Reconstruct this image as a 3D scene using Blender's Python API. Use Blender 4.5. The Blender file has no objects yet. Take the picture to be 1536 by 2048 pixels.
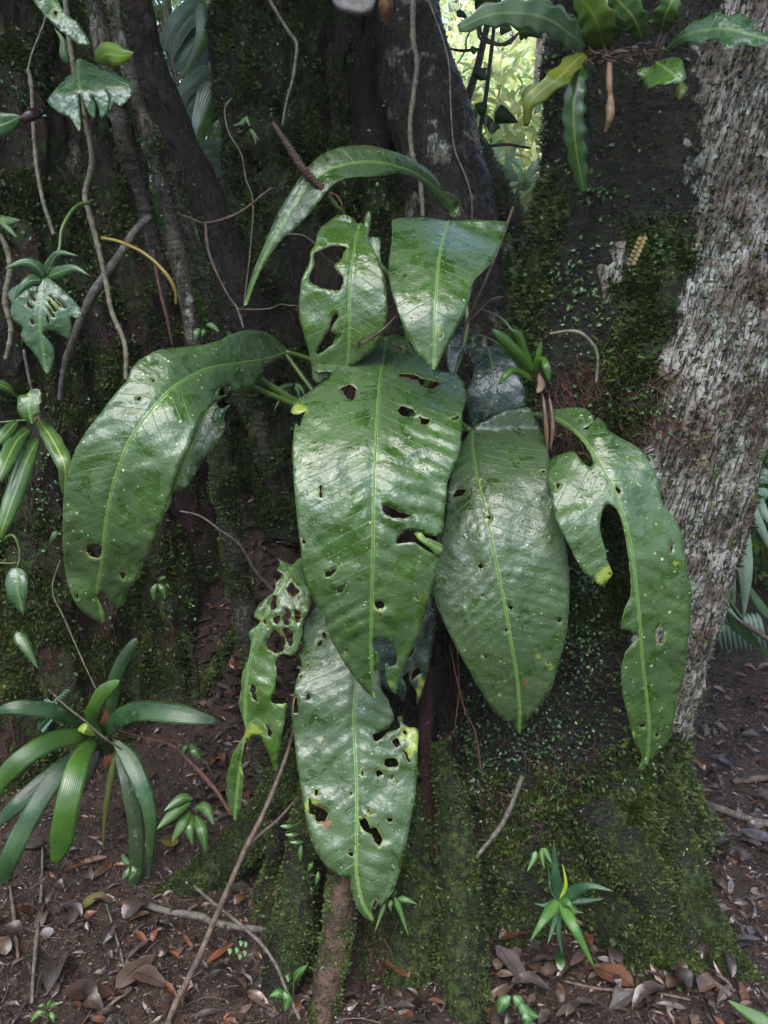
import bpy, math, random
import numpy as np
from mathutils import Vector
from mathutils.geometry import delaunay_2d_cdt
sc = bpy.context.scene
COL = sc.collection
random.seed(7)
RNG = np.random.default_rng(7)
# ------------------------------------------------------------------ camera, world, sun, exposure
PITCH = math.radians(12.0)
CAMZ = 1.45
VF = math.radians(67.0)
FPX = 1024.0 / math.tan(VF / 2)
cam_data = bpy.data.cameras.new('camera')
cam = bpy.data.objects.new('camera', cam_data)
COL.objects.link(cam)
cam.location = (0, 0, CAMZ)
cam.rotation_euler = (math.pi / 2 - PITCH, 0, 0)
cam_data.sensor_fit = 'VERTICAL'
cam_data.angle = VF
cam_data.clip_start = 0.05
cam_data.clip_end = 400
sc.camera = cam
SUN_EL, SUN_ROT = math.radians(66), math.radians(200)
world = bpy.data.worlds.new('World')
sc.world = world
world.use_nodes = True
wn = world.node_tree.nodes
wl = world.node_tree.links
bg = wn['Background']
sky = wn.new('ShaderNodeTexSky')
sky.sky_type = 'NISHITA'
sky.sun_disc = False
sky.sun_elevation = SUN_EL
sky.sun_rotation = SUN_ROT
sky.air_density = 1.0
sky.dust_density = 2.5
sky.ozone_density = 1.0
wl.new(sky.outputs[0], bg.inputs[0])
bg.inputs[1].default_value = 0.15
sun_data = bpy.data.lights.new('sun', 'SUN')
sun = bpy.data.objects.new('sun', sun_data)
COL.objects.link(sun)
sun_data.energy = 1.5
sun_data.angle = math.radians(70)
sun_data.color = (1.0, 0.985, 0.96)
sd = Vector((math.sin(SUN_ROT) * math.cos(SUN_EL), math.cos(SUN_ROT) * math.cos(SUN_EL), math.sin(SUN_EL)))
sun.rotation_euler = sd.to_track_quat('Z', 'Y').to_euler()
sun.location = (0, 0, 8)
sc.view_settings.view_transform = 'Standard'
sc.view_settings.look = 'None'
sc.view_settings.exposure = 2.4
sc.view_settings.gamma = 1
sc.view_settings.use_curve_mapping = False

# ------------------------------------------------------------------ geometry helpers
SP, CP = math.sin(PITCH), math.cos(PITCH)
def P(px, row, Y):
    """Photograph coordinate + world depth Y (metres in front of the camera) -> world point."""
    px = np.asarray(px, float); row = np.asarray(row, float); Y = np.asarray(Y, float)
    dx = (px - 768) / FPX; dy = (1024 - row) / FPX
    t = Y / (CP + dy * SP)
    return np.stack([t * dx, Y + 0 * dx, CAMZ + t * (-SP + dy * CP)], -1)
def PP(lst):
    a = np.array(lst, float)
    return P(a[:, 0], a[:, 1], a[:, 2])
def proj(V):
    x, y, z = V[:, 0], V[:, 1], V[:, 2] - CAMZ
    d = np.maximum(y * CP - z * SP, 0.05)
    u = y * SP + z * CP
    return 768 + FPX * x / d, 1024 - FPX * u / d
def Z(ox, oy, s, pts):
    """coordinates measured in an enlarged crop -> photograph coordinates"""
    return [(ox + p[0] / s, oy + p[1] / s) + tuple(p[2:]) for p in pts]

def _h(ix, iy, iz, seed):
    n = (ix.astype(np.int64) * 374761393 + iy.astype(np.int64) * 668265263 + iz.astype(np.int64) * 2147483647 + seed * 974711) & 0xffffffff
    n = ((n ^ (n >> 13)) * 1274126177) & 0xffffffff
    n = (n ^ (n >> 16)) & 0xffffffff
    n = (n * 2246822519) & 0xffffffff
    return ((n ^ (n >> 15)) & 0xffffff) / float(0xffffff) * 2 - 1
def vnoise(p, seed=0):
    i = np.floor(p); f = p - i; f = f * f * (3 - 2 * f)
    ix, iy, iz = i[:, 0], i[:, 1], i[:, 2]
    r = 0
    for a in (0, 1):
        wx = f[:, 0] if a else 1 - f[:, 0]
        for b in (0, 1):
            wy = f[:, 1] if b else 1 - f[:, 1]
            for c in (0, 1):
                wz = f[:, 2] if c else 1 - f[:, 2]
                r = r + wx * wy * wz * _h(ix + a, iy + b, iz + c, seed)
    return r
def fbm(p, sc_=1.0, octv=4, seed=0, gain=0.5):
    p = np.asarray(p, float) * sc_
    r, a, t = 0, 1.0, 0
    for k in range(octv):
        r = r + a * vnoise(p + 17.3 * k, seed + k * 13); t += a; a *= gain; p = p * 2.03
    return r / t
def sstep(a, b, x):
    t = np.clip((x - a) / (b - a), 0, 1); return t * t * (3 - 2 * t)

def catmull(pts, n):
    """resample a polyline with a Catmull-Rom spline to n points"""
    p = np.asarray(pts, float)
    if len(p) == 2:
        t = np.linspace(0, 1, n)[:, None]; return p[0] * (1 - t) + p[1] * t
    q = np.vstack([2 * p[0] - p[1], p, 2 * p[-1] - p[-2]])
    seg = np.linalg.norm(np.diff(p, axis=0), axis=1); cum = np.concatenate([[0], np.cumsum(seg)])
    s = np.linspace(0, cum[-1], n)
    i = np.clip(np.searchsorted(cum, s, side='right') - 1, 0, len(p) - 2)
    t = ((s - cum[i]) / np.maximum(seg[i], 1e-9))[:, None]
    a, b, c, d = q[i], q[i + 1], q[i + 2], q[i + 3]
    return 0.5 * (2 * b + (c - a) * t + (2 * a - 5 * b + 4 * c - d) * t ** 2 + (3 * b - a - 3 * c + d) * t ** 3)
def closed_spline(pts, step, sharp=0.75):
    p = np.asarray(pts, float); n = len(p); out = []
    for i in range(n):
        a, b, c, d = p[i - 1], p[i], p[(i + 1) % n], p[(i + 2) % n]
        L = np.linalg.norm(c - b); k = max(1, int(L / step))
        # less overshoot where a corner is sharp
        t = np.linspace(0, 1, k, endpoint=False)[:, None]
        m0 = (c - a) * 0.5 * sharp; m1 = (d - b) * 0.5 * sharp
        for m in (m0, m1):
            l = np.linalg.norm(m)
            if l > L: m *= L / l
        out.append((2 * t ** 3 - 3 * t ** 2 + 1) * b + (t ** 3 - 2 * t ** 2 + t) * m0 + (-2 * t ** 3 + 3 * t ** 2) * c + (t ** 3 - t ** 2) * m1)
    return np.vstack(out)
def inside(poly, pts):
    x, y = pts[:, 0], pts[:, 1]; r = np.zeros(len(pts), bool)
    a = poly; b = np.roll(poly, -1, 0)
    for (x0, y0), (x1, y1) in zip(a, b):
        if y0 == y1: continue
        c = (y0 > y) != (y1 > y)
        r ^= c & (x < (x1 - x0) * (y - y0) / (y1 - y0) + x0)
    return r

# ------------------------------------------------------------------ object helpers
ROOT = {}
def mesh_data(name, V, F, uv=None, col=None, smooth=True, mats=(), midx=None):
    me = bpy.data.meshes.new(name)
    V = np.asarray(V, np.float32)
    Fs = F if isinstance(F, list) else [F]
    Fs = [np.asarray(f, np.int32) for f in Fs if len(f)]
    loops = np.concatenate([f.ravel() for f in Fs])
    sizes = np.concatenate([np.full(len(f), f.shape[1], np.int32) for f in Fs])
    starts = np.concatenate([[0], np.cumsum(sizes)[:-1]]).astype(np.int32)
    me.vertices.add(len(V)); me.vertices.foreach_set('co', V.ravel())
    me.loops.add(len(loops)); me.loops.foreach_set('vertex_index', loops)
    me.polygons.add(len(sizes)); me.polygons.foreach_set('loop_start', starts)
    me.polygons.foreach_set('loop_total', sizes)
    if midx is not None: me.polygons.foreach_set('material_index', np.asarray(midx, np.int32))
    me.update(calc_edges=True)
    me.polygons.foreach_set('use_smooth', np.full(len(sizes), smooth, bool))
    if uv is not None:
        l = me.uv_layers.new(name='UVMap'); l.data.foreach_set('uv', np.asarray(uv, np.float32)[loops].ravel())
    if col is not None:
        c = np.asarray(col, np.float32)
        if c.shape[1] == 3: c = np.hstack([c, np.ones((len(c), 1), np.float32)])
        at = me.color_attributes.new('Col', 'FLOAT_COLOR', 'POINT'); at.data.foreach_set('color', c.ravel())
    for m in mats: me.materials.append(m)
    return me
def props(o, label=None, cat=None, group=None, kind=None):
    if label: o['label'] = label
    if cat: o['category'] = cat
    if group: o['group'] = group
    if kind: o['kind'] = kind
    return o
def empty(name, loc, label, cat, group=None):
    o = bpy.data.objects.new(name, None); COL.objects.link(o)
    o.empty_display_size = 0.05
    o.location = tuple(float(c) for c in loc); ROOT[o.name] = np.array(loc, float)
    return props(o, label, cat, group)
def obj(name, V, F, mat, parent=None, uv=None, col=None, smooth=True, label=None, cat=None, group=None, kind=None, midx=None):
    V = np.asarray(V, float)
    mats = mat if isinstance(mat, (list, tuple)) else [mat]
    if parent is not None:
        base = ROOT[parent.name]
    else:
        base = V.mean(0) * 1.0
        base[2] = V[:, 2].min()
        if kind: base = np.zeros(3)
    o = bpy.data.objects.new(name, mesh_data(name, V - base, F, uv, col, smooth, mats, midx))
    COL.objects.link(o)
    if parent is not None:
        o.parent = parent
    else:
        o.location = tuple(base)
    ROOT[o.name] = base
    return props(o, label, cat, group, kind)

def grid_faces(nu, nv, wrap=False):
    i = np.arange(nu - 1)[:, None]; j = np.arange(nv if wrap else nv - 1)[None, :]
    a = i * nv + j; b = i * nv + (j + 1) % nv; c = (i + 1) * nv + (j + 1) % nv; d = (i + 1) * nv + j
    return np.stack([a, b, c, d], -1).reshape(-1, 4)
def merge(parts):
    """parts: list of (V, F[, uv[, col]]) with F arrays of one width -> merged"""
    Vs, F3, F4, UV, CL, off = [], [], [], [], [], 0
    for p in parts:
        V, F = p[0], p[1]
        for f in (F if isinstance(F, list) else [F]):
            if len(f) == 0: continue
            (F3 if f.shape[1] == 3 else F4).append(f + off)
        Vs.append(V); off += len(V)
        UV.append(p[2] if len(p) > 2 and p[2] is not None else np.zeros((len(V), 2)))
        CL.append(p[3] if len(p) > 3 and p[3] is not None else np.ones((len(V), 3)))
    F = []
    if F4: F.append(np.vstack(F4))
    if F3: F.append(np.vstack(F3))
    return np.vstack(Vs), F, np.vstack(UV), np.vstack(CL)
def tube(pts, radii, sides=8, n=None, lump=0.0, seed=0, cap=True):
    pts = np.asarray(pts, float)
    if n is None: n = max(4, len(pts) * 5)
    c = catmull(pts, n)
    r = np.interp(np.linspace(0, 1, n), np.linspace(0, 1, len(np.atleast_1d(radii))) if np.ndim(radii) else [0, 1], radii if np.ndim(radii) else [radii, radii])
    t = np.gradient(c, axis=0); t /= np.linalg.norm(t, axis=1)[:, None] + 1e-9
    ref = np.array([0, 1, 0.03]) if abs(t[:, 1]).mean() < 0.75 else np.array([0, 0.05, 1.0])
    s = np.cross(t, ref); s /= np.linalg.norm(s, axis=1)[:, None] + 1e-9
    b = np.cross(s, t)
    a = np.linspace(0, 2 * math.pi, sides, endpoint=False)
    ca, sa = np.cos(a), np.sin(a)
    R = r[:, None] * np.ones((n, sides))
    V0 = c[:, None, :] + (s[:, None, :] * ca[None, :, None] + b[:, None, :] * sa[None, :, None]) * R[:, :, None]
    if lump:
        nz = fbm(V0.reshape(-1, 3), 0.35 / max(r.mean(), 1e-4), 3, seed).reshape(n, sides)
        R = R * (1 + lump * nz)
        V0 = c[:, None, :] + (s[:, None, :] * ca[None, :, None] + b[:, None, :] * sa[None, :, None]) * R[:, :, None]
    V = V0.reshape(-1, 3)
    F = grid_faces(n, sides, True)
    arc = np.concatenate([[0], np.cumsum(np.linalg.norm(np.diff(c, axis=0), axis=1))])
    uv = np.stack([np.repeat(arc, sides), np.tile(a / (2 * math.pi), n)], -1)
    if cap:
        V = np.vstack([V, c[:1], c[-1:]]); k = len(V)
        j = np.arange(sides); jn = (j + 1) % sides
        T = np.vstack([np.stack([jn, j, np.full(sides, k - 2)], -1), np.stack([(n - 1) * sides + j, (n - 1) * sides + jn, np.full(sides, k - 1)], -1)])
        uv = np.vstack([uv, uv[:1], uv[-1:]])
        return V, [F, T], uv
    return V, [F], uv

def ribbon(spine, w, n=14, prof='strap', fold=0.15, wave=0.0, wfreq=5, tilt=0.0, curl=0.0, cross=5, seed=0, twist=0.0, pleat=0.0):
    """a leaf blade along a 3D spine; its width turned towards the camera side, then tilted"""
    c = catmull(spine, n)
    t = np.gradient(c, axis=0); t /= np.linalg.norm(t, axis=1)[:, None] + 1e-9
    view = c - np.array([0, 0, CAMZ + 0.25]); view /= np.linalg.norm(view, axis=1)[:, None]
    s = np.cross(t, view); s /= np.linalg.norm(s, axis=1)[:, None] + 1e-6
    nrm = np.cross(s, t)
    u = np.linspace(0, 1, n)
    ang = tilt + twist * (u - 0.5)
    s2 = s * np.cos(ang)[:, None] + nrm * np.sin(ang)[:, None]
    n2 = np.cross(s2, t)
    if prof == 'strap': W = np.minimum(1, 0.55 + 1.5 * u) * np.sqrt(np.clip((1 - u) / 0.22, 0, 1)) ** 1.0
    elif prof == 'oval': W = np.sin(np.pi * np.clip(u, 0.0, 1) ** 0.8) ** 0.8
    elif prof == 'lance': W = np.clip(u / 0.2, 0, 1) ** 0.6 * (1 - u) ** 0.8 * 1.25
    elif prof == 'blade': W = (1 - u ** 2.2) * np.clip(0.7 + u, 0, 1)
    elif prof == 'fern': W = np.sin(np.pi * np.clip(u * 0.93 + 0.05, 0, 1)) ** 0.55
    W = np.maximum(W, 0.02) * w
    v = np.linspace(-1, 1, cross)
    rg = np.random.default_rng(seed + 11)
    ph = rg.uniform(0, 6)
    wv = 1 + (0.30 * wave * np.sin(u[:, None] * wfreq * 6.28 + ph + np.sign(v)[None, :] * 0.8) * np.abs(v)[None, :] if wave else 0)
    off = v[None, :] * W[:, None] * wv
    dep = fold * np.abs(v)[None, :] * W[:, None] + curl * (v[None, :] ** 2) * W[:, None]
    if pleat: dep = dep + pleat * W[:, None] * np.abs(np.sin(v * np.pi * (cross - 1) / 4))[None, :]
    if wave: dep = dep + wave * 0.18 * W[:, None] * np.abs(v)[None, :] * np.sin(u[:, None] * wfreq * 6.28 + ph + 1.2 + 1.5 * np.sign(v)[None, :])
    V = c[:, None, :] + s2[:, None, :] * off[:, :, None] + n2[:, None, :] * dep[:, :, None]
    arc = np.concatenate([[0], np.cumsum(np.linalg.norm(np.diff(c, axis=0), axis=1))])
    uv = np.stack([np.repeat(arc, cross), np.tile(v, n)], -1)
    return V.reshape(-1, 3), grid_faces(n, cross), uv
# ------------------------------------------------------------------ materials
class NB:
    def __init__(s, name, rough=0.6, spec=0.5):
        s.m = bpy.data.materials.new(name); s.m.use_nodes = True
        s.t = s.m.node_tree; s.N = s.t.nodes; s.L = s.t.links
        s.b = s.N['Principled BSDF']; s.set('Roughness', rough); s.set('Specular IOR Level', spec)
        s._oc = None
    def set(s, k, v):
        i = s.b.inputs[k]
        if hasattr(v, 'links') or isinstance(v, bpy.types.NodeSocket): s.L.new(v, i)
        else: i.default_value = v if not isinstance(v, tuple) or len(v) == 4 else v + (1,)
    def inp(s, node, i, v):
        if v is None: return
        if isinstance(v, bpy.types.NodeSocket): s.L.new(v, node.inputs[i])
        elif isinstance(v, tuple) and len(v) == 3 and node.inputs[i].type == 'RGBA': node.inputs[i].default_value = v + (1,)
        else: node.inputs[i].default_value = v
    @property
    def oc(s):
        if s._oc is None:
            g = s.N.new('ShaderNodeNewGeometry'); s._oc = g.outputs['Position']
        return s._oc
    def scale(s, v, vec=None):
        n = s.N.new('ShaderNodeVectorMath'); n.operation = 'MULTIPLY'
        s.inp(n, 0, vec or s.oc); n.inputs[1].default_value = v; return n.outputs[0]
    def noise(s, scale, detail=4, rough=0.55, vec=None, dist=0.0, out='Fac'):
        n = s.N.new('ShaderNodeTexNoise'); s.inp(n, 'Vector', vec or s.oc)
        n.inputs['Scale'].default_value = scale; n.inputs['Detail'].default_value = detail
        n.inputs['Roughness'].default_value = rough; n.inputs['Distortion'].default_value = dist
        return n.outputs[out]
    def vor(s, scale, vec=None, out='Distance', feature='F1', rnd=1.0):
        n = s.N.new('ShaderNodeTexVoronoi'); n.feature = feature; s.inp(n, 'Vector', vec or s.oc)
        n.inputs['Scale'].default_value = scale; n.inputs['Randomness'].default_value = rnd
        return n.outputs[out]
    def math(s, op, a, b=None, c=None, clamp=False):
        n = s.N.new('ShaderNodeMath'); n.operation = op; n.use_clamp = clamp
        s.inp(n, 0, a); s.inp(n, 1, b); s.inp(n, 2, c); return n.outputs[0]
    def mr(s, x, a, b, c=0.0, d=1.0):
        n = s.N.new('ShaderNodeMapRange'); n.interpolation_type = 'SMOOTHSTEP'
        s.inp(n, 0, x); n.inputs[1].default_value = a; n.inputs[2].default_value = b
        n.inputs[3].default_value = c; n.inputs[4].default_value = d; return n.outputs[0]
    def mix(s, f, a, b, mode='MIX'):
        n = s.N.new('ShaderNodeMix'); n.data_type = 'RGBA'; n.blend_type = mode
        s.inp(n, 0, f); s.inp(n, 6, a); s.inp(n, 7, b); return n.outputs[2]
    def ramp(s, f, stops):
        n = s.N.new('ShaderNodeValToRGB'); s.inp(n, 0, f); e = n.color_ramp.elements
        while len(e) < len(stops): e.new(0.5)
        for k, (p, c) in enumerate(stops): e[k].position = p; e[k].color = tuple(c) + (1,)
        return n.outputs[0]
    def attr(s, name='Col'):
        n = s.N.new('ShaderNodeAttribute'); n.attribute_name = name; return n
    def sep(s, v):
        n = s.N.new('ShaderNodeSeparateXYZ'); s.inp(n, 0, v); return n.outputs
    def uv(s):
        n = s.N.new('ShaderNodeUVMap'); return s.sep(n.outputs[0])
    def bump(s, h, strength=0.5, dist=0.01, prev=None):
        n = s.N.new('ShaderNodeBump'); n.inputs['Strength'].default_value = strength
        n.inputs['Distance'].default_value = dist; s.inp(n, 'Height', h)
        if prev is not None: s.L.new(prev, n.inputs['Normal'])
        return n.outputs[0]

def mat_big_leaf(name, dark=(0.016, 0.043, 0.006), mid=(0.034, 0.080, 0.012), dust_sheen=(0.052, 0.092, 0.036), dusty=0.5, spots=1.0, rough=0.29, vein=(0.11, 0.20, 0.05)):
    b = NB(name)
    x = b.uv(); s, v = x[0], x[1]
    av = b.math('ABSOLUTE', v)
    n1 = b.noise(9, 4, 0.6)
    c = b.mix(b.mr(n1, 0.3, 0.7), dark, mid)
    n2 = b.noise(22, 5, 0.62, dist=0.4)
    dm = b.mr(n2, 0.44 - 0.08 * (dusty - 0.5) * 2, 0.47 - 0.08 * (dusty - 0.5) * 2)   # dry film, greyed to paint in sky sheen, against wet patches, hard edged
    dm2 = b.math('MULTIPLY', dm, b.mr(b.noise(4, 2), 0.15, 0.45))
    c = b.mix(b.math('MULTIPLY', dm2, 0.55), c, dust_sheen)
    # side veins, arching forward from the midrib
    ph = b.math('DIVIDE', b.math('SUBTRACT', b.math('ADD', s, b.math('MULTIPLY', b.noise(5, 2), 0.03)), b.math('MULTIPLY', av, 0.62)), 0.030)
    fr = b.math('ABSOLUTE', b.math('SUBTRACT', b.math('FRACT', ph), 0.5))
    vl = b.mr(fr, 0.035, 0.0)
    c = b.mix(b.math('MULTIPLY', vl, 0.13), c, vein)
    hairs = b.vor(110, feature='DISTANCE_TO_EDGE')
    c = b.mix(b.mr(hairs, 0.05, 0.0, 0, 0.12), c, vein)
    c = b.mix(b.mr(av, 0.0046, 0.0018), c, vein)
    # pale lichen and mildew dots
    vd = b.vor(38, out='Distance'); pick = b.vor(38, out='Color')
    pk = b.sep(pick)[0]
    rad = b.math('MULTIPLY', b.mr(pk, 0.70, 1.0), 0.12 * spots)
    dot = b.math('LESS_THAN', b.math('ADD', vd, b.math('MULTIPLY', b.noise(200, 2), 0.06)), rad)
    c = b.mix(b.math('MULTIPLY', dot, 0.8), c, (0.36, 0.50, 0.30))
    vd2 = b.vor(120); pk2 = b.sep(b.vor(120, out='Color'))[1]
    dot2 = b.math('LESS_THAN', vd2, b.math('MULTIPLY', b.mr(pk2, 0.80, 1.0), 0.22 * spots))
    c = b.mix(b.math('MULTIPLY', dot2, 0.7), c, (0.30, 0.42, 0.20))
    # ageing: yellow (R) and brown (G) blotches
    a = b.sep(b.attr().outputs['Color'])
    nb = b.noise(45, 3)
    c = b.mix(b.mr(b.math('ADD', a[0], b.math('MULTIPLY', b.math('SUBTRACT', nb, 0.5), 0.5)), 0.15, 0.85), c, (0.17, 0.22, 0.03))
    c = b.mix(b.mr(b.math('ADD', a[1], b.math('MULTIPLY', b.math('SUBTRACT', nb, 0.5), 0.5)), 0.35, 0.55), c, (0.14, 0.055, 0.025))
    b.set('Base Color', c)
    r = b.math('ADD', b.math('MULTIPLY', dm2, 0.14), rough - 0.07)
    r = b.math('ADD', r, b.math('MULTIPLY', dot, 0.3))
    b.set('Roughness', r)
    b.set('Specular IOR Level', 0.60)
    b.set('Subsurface Weight', 0.0)
    h = b.math('MULTIPLY', vl, -0.25)
    nrm = b.bump(b.math('ADD', h, b.math('MULTIPLY', b.noise(38, 4, 0.55), 2.0)), 0.55, 0.004)
    # water drops standing on the blade
    wd = b.vor(150); wp = b.sep(b.vor(150, out='Color'))[2]
    dome = b.math('MULTIPLY', b.mr(b.math('ADD', wd, b.mr(wp, 0.45, 0.80, 1, 0)), 0.38, 0.05), b.mr(b.noise(7, 2), 0.42, 0.6))
    nrm = b.bump(dome, 0.65, 0.0022, nrm)
    nrm = b.bump(b.noise(330, 2), 0.12, 0.001, nrm)
    b.set('Normal', nrm)
    return b.m
def mat_leaf(name, c1, c2, rough=0.32, mid=None, trans=0.0, streak=False, spots=0.0, bumpy=0.3, spec=0.5):
    """small and strap leaves; UV.y runs -1..1 across the blade"""
    b = NB(name)
    x = b.uv(); v = x[1]; av = b.math('ABSOLUTE', v)
    c = b.mix(b.mr(b.noise(14, 4), 0.3, 0.7), c1, c2)
    if mid: c = b.mix(b.mr(av, 0.13, 0.03), c, mid)
    if spots: 
        n = b.noise(60, 4)
        c = b.mix(b.mr(n, 0.60, 0.66, 0, spots), c, (0.12, 0.15, 0.08))
    a = b.attr().outputs['Color']
    c = b.mix(1.0, c, a, 'MULTIPLY')
    b.set('Base Color', c)
    b.set('Roughness', b.mr(b.noise(18, 3), 0.35, 0.65, rough * 0.65, rough * 1.5))
    b.set('Specular IOR Level', spec)
    if streak:
        st = b.math('SINE', b.math('MULTIPLY', v, 38.0)); nrm = b.bump(b.math('ADD', b.math('MULTIPLY', st, .35), b.noise(30, 3)), 0.3, 0.0015)
    else: nrm = b.bump(b.noise(40, 3), bumpy, 0.003)
    b.set('Normal', nrm)
    if trans:
        tr = b.N.new('ShaderNodeBsdfTranslucent'); b.L.new(c, tr.inputs[0])
        ms = b.N.new('ShaderNodeMixShader'); ms.inputs[0].default_value = trans
        b.L.new(b.b.outputs[0], ms.inputs[1]); b.L.new(tr.outputs[0], ms.inputs[2])
        b.L.new(ms.outputs[0], b.N['Material Output'].inputs[0])
    return b.m
def mat_bark(name, base, alt, red=(0.075, 0.022, 0.016), moss=(0.017, 0.029, 0.007), moss2=(0.040, 0.063, 0.012), pale=(0.34, 0.325, 0.285), fibre='h', rough=0.62, fs=1.0, lean=0.0):
    """Col: R moss cover, G pale / lichen bark, B reddish rot"""
    b = NB(name)
    a = b.sep(b.attr().outputs['Color'])
    vec = b.scale((14, 14, 95) if fibre == 'h' else (90, 90, 14))
    fn = b.noise(1.0 * fs, 5, 0.65, vec=vec)
    big = b.noise(7, 5, 0.6)
    fine = b.noise(160, 3, 0.6)
    c = b.mix(b.mr(big, 0.35, 0.65), base, alt)
    c = b.mix(b.mr(fn, 0.35, 0.6, 0.75, 0), c, (0.008, 0.006, 0.005))
    rm = b.mr(b.math('ADD', a[2], b.math('MULTIPLY', b.math('SUBTRACT', b.noise(18, 4), 0.5), 1.0)), 0.35, 0.75)
    c = b.mix(rm, c, b.mix(fn, (red[0] * 0.4, red[1] * 0.4, red[2] * 0.4), (red[0] * 1.7, red[1] * 1.9, red[2] * 2)))
    pm = b.mr(b.math('ADD', a[1], b.math('MULTIPLY', b.math('SUBTRACT', b.noise(26, 5, 0.65), 0.5), 0.9)), 0.40, 0.55)
    pn = b.noise(11, 4, 0.6)
    so = b.sep(b.oc); cb = b.N.new('ShaderNodeCombineXYZ'); b.L.new(b.math('SUBTRACT', so[0], b.math('MULTIPLY', so[2], lean)), cb.inputs[0]); b.L.new(so[1], cb.inputs[1]); b.L.new(so[2], cb.inputs[2]); LV = b.scale((95, 95, 13), cb.outputs[0])
    pc = b.mix(b.mr(pn, 0.40, 0.60), (0.125, 0.105, 0.082), pale)
    pc = b.mix(b.mr(b.noise(5, 3), 0.52, 0.68), pc, (0.095, 0.066, 0.046))
    pc = b.mix(b.mr(b.noise(9, 5, 0.7), 0.56, 0.60, 0, .8), pc, b.mix(b.mr(b.noise(60, 3), .4, .6), (0.17, 0.20, 0.16), (0.36, 0.40, 0.34)))
    pc = b.mix(b.mr(b.noise(1.0, 5, 0.65, vec=LV), 0.445, 0.36), pc, (0.055, 0.040, 0.031))
    ck = b.math('ABSOLUTE', b.math('SUBTRACT', b.noise(1.0, 4, 0.6, vec=b.scale((0.42, 0.42, 0.36), LV), dist=0.3), 0.5))
    crack = b.mr(ck, 0.030, 0.008)
    pc = b.mix(b.math('MULTIPLY', crack, 0.8), pc, (0.020, 0.013, 0.010))
    c = b.mix(pm, c, pc)
    mm = b.mr(b.math('ADD', a[0], b.math('MULTIPLY', b.math('SUBTRACT', b.noise(30, 5, 0.7), 0.5), 1.1)), 0.42, 0.62)
    mc = b.mix(b.mr(b.noise(70, 5, 0.75), 0.40, 0.62), (0.005, 0.007, 0.003), b.mix(b.mr(b.noise(24, 3), 0.35, 0.65), moss, moss2))
    c = b.mix(mm, c, mc)
    sp = b.math('LESS_THAN', b.vor(75), b.math('MULTIPLY', b.mr(b.sep(b.vor(75, out='Color'))[0], 0.93, 1.0), 0.25))
    c = b.mix(b.math('MULTIPLY', sp, 0.7), c, (0.30, 0.36, 0.26))
    b.set('Base Color', c)
    gl = b.mr(b.noise(210, 2, 0.6), 0.60, 0.66)
    b.set('Roughness', b.math('SUBTRACT', b.mr(b.noise(55, 3), 0.35, 0.65, rough - 0.20, rough + 0.15), b.math('MULTIPLY', gl, 0.32), clamp=True))
    b.set('Specular IOR Level', b.math('ADD', b.math('MULTIPLY', gl, 0.6), 0.18))
    nrm = b.bump(fn, 1.0, 0.014)
    nrm = b.bump(b.noise(70, 5, 0.7), 0.9, 0.008, nrm)
    nrm = b.bump(fine, 0.7, 0.003, nrm)
    nrm = b.bump(b.math('MULTIPLY', crack, b.math('MULTIPLY', pm, -1.0)), 0.9, 0.012, nrm)
    b.set('Normal', nrm)
    return b.m
def mat_plain(name, c1, c2, scale=30, rough=0.6, bump=0.4, usecol=False, spec=0.4, bd=0.004):
    b = NB(name, rough, spec)
    c = b.mix(b.mr(b.noise(scale, 5, 0.65), 0.3, 0.7), c1, c2)
    if usecol: c = b.mix(1.0, c, b.attr().outputs['Color'], 'MULTIPLY')
    b.set('Base Color', c)
    b.set('Normal', b.bump(b.noise(scale * 3, 4, 0.6), bump, bd))
    return b.m
def mat_ground():
    b = NB('wet_soil', 0.6, 0.28)
    c = b.ramp(b.noise(12, 6, 0.7), [(0.25, (0.008, 0.005, 0.004)), (0.45, (0.022, 0.013, 0.009)), (0.6, (0.042, 0.025, 0.017)), (0.8, (0.085, 0.055, 0.038))])
    c = b.mix(b.mr(b.noise(110, 4, 0.7), 0.56, 0.68, 0, 0.75), c, (0.15, 0.105, 0.075))
    c = b.mix(b.mr(b.noise(60, 5, 0.7), 0.5, 0.38, 0, 0.85), c, (0.012, 0.007, 0.006))
    b.set('Base Color', c)
    b.set('Roughness', b.mr(b.noise(40, 3), 0.4, 0.6, 0.28, 0.75))
    n = b.bump(b.noise(28, 6, 0.7), 1.0, 0.02)
    n = b.bump(b.noise(140, 4, 0.7), 0.9, 0.006, n)
    b.set('Normal', n)
    return b.m

M_L1 = mat_big_leaf('glossy_green_leaf')
M_L2 = mat_big_leaf('dusty_green_leaf', dusty=0.75, dark=(0.015, 0.037, 0.007), mid=(0.031, 0.066, 0.013), dust_sheen=(0.048, 0.080, 0.036))
M_L3 = mat_big_leaf('spotted_green_leaf', dusty=0.65, spots=1.35)
M_L4 = mat_big_leaf('dark_bluish_leaf', dark=(0.010, 0.024, 0.016), mid=(0.018, 0.040, 0.026), dust_sheen=(0.035, 0.055, 0.045), spots=0.5, rough=0.22, vein=(0.06, 0.10, 0.06))
M_L5 = mat_big_leaf('bright_green_leaf', dark=(0.026, 0.066, 0.008), mid=(0.050, 0.108, 0.014), dusty=0.3, spots=0.6)
M_RIB = mat_plain('pale_midrib', (0.055, 0.115, 0.022), (0.095, 0.17, 0.038), 40, 0.4, 0.1)
M_EDGE = mat_plain('dried_leaf_edge', (0.12, 0.10, 0.045), (0.34, 0.33, 0.15), 140, 0.6, 0.1)
M_MARGIN = mat_plain('leaf_margin', (0.07, 0.15, 0.03), (0.14, 0.24, 0.05), 60, 0.5, 0.1)
M_STALK = mat_plain('green_stalk', (0.035, 0.075, 0.014), (0.08, 0.13, 0.028), 25, 0.38, 0.2)
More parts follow.
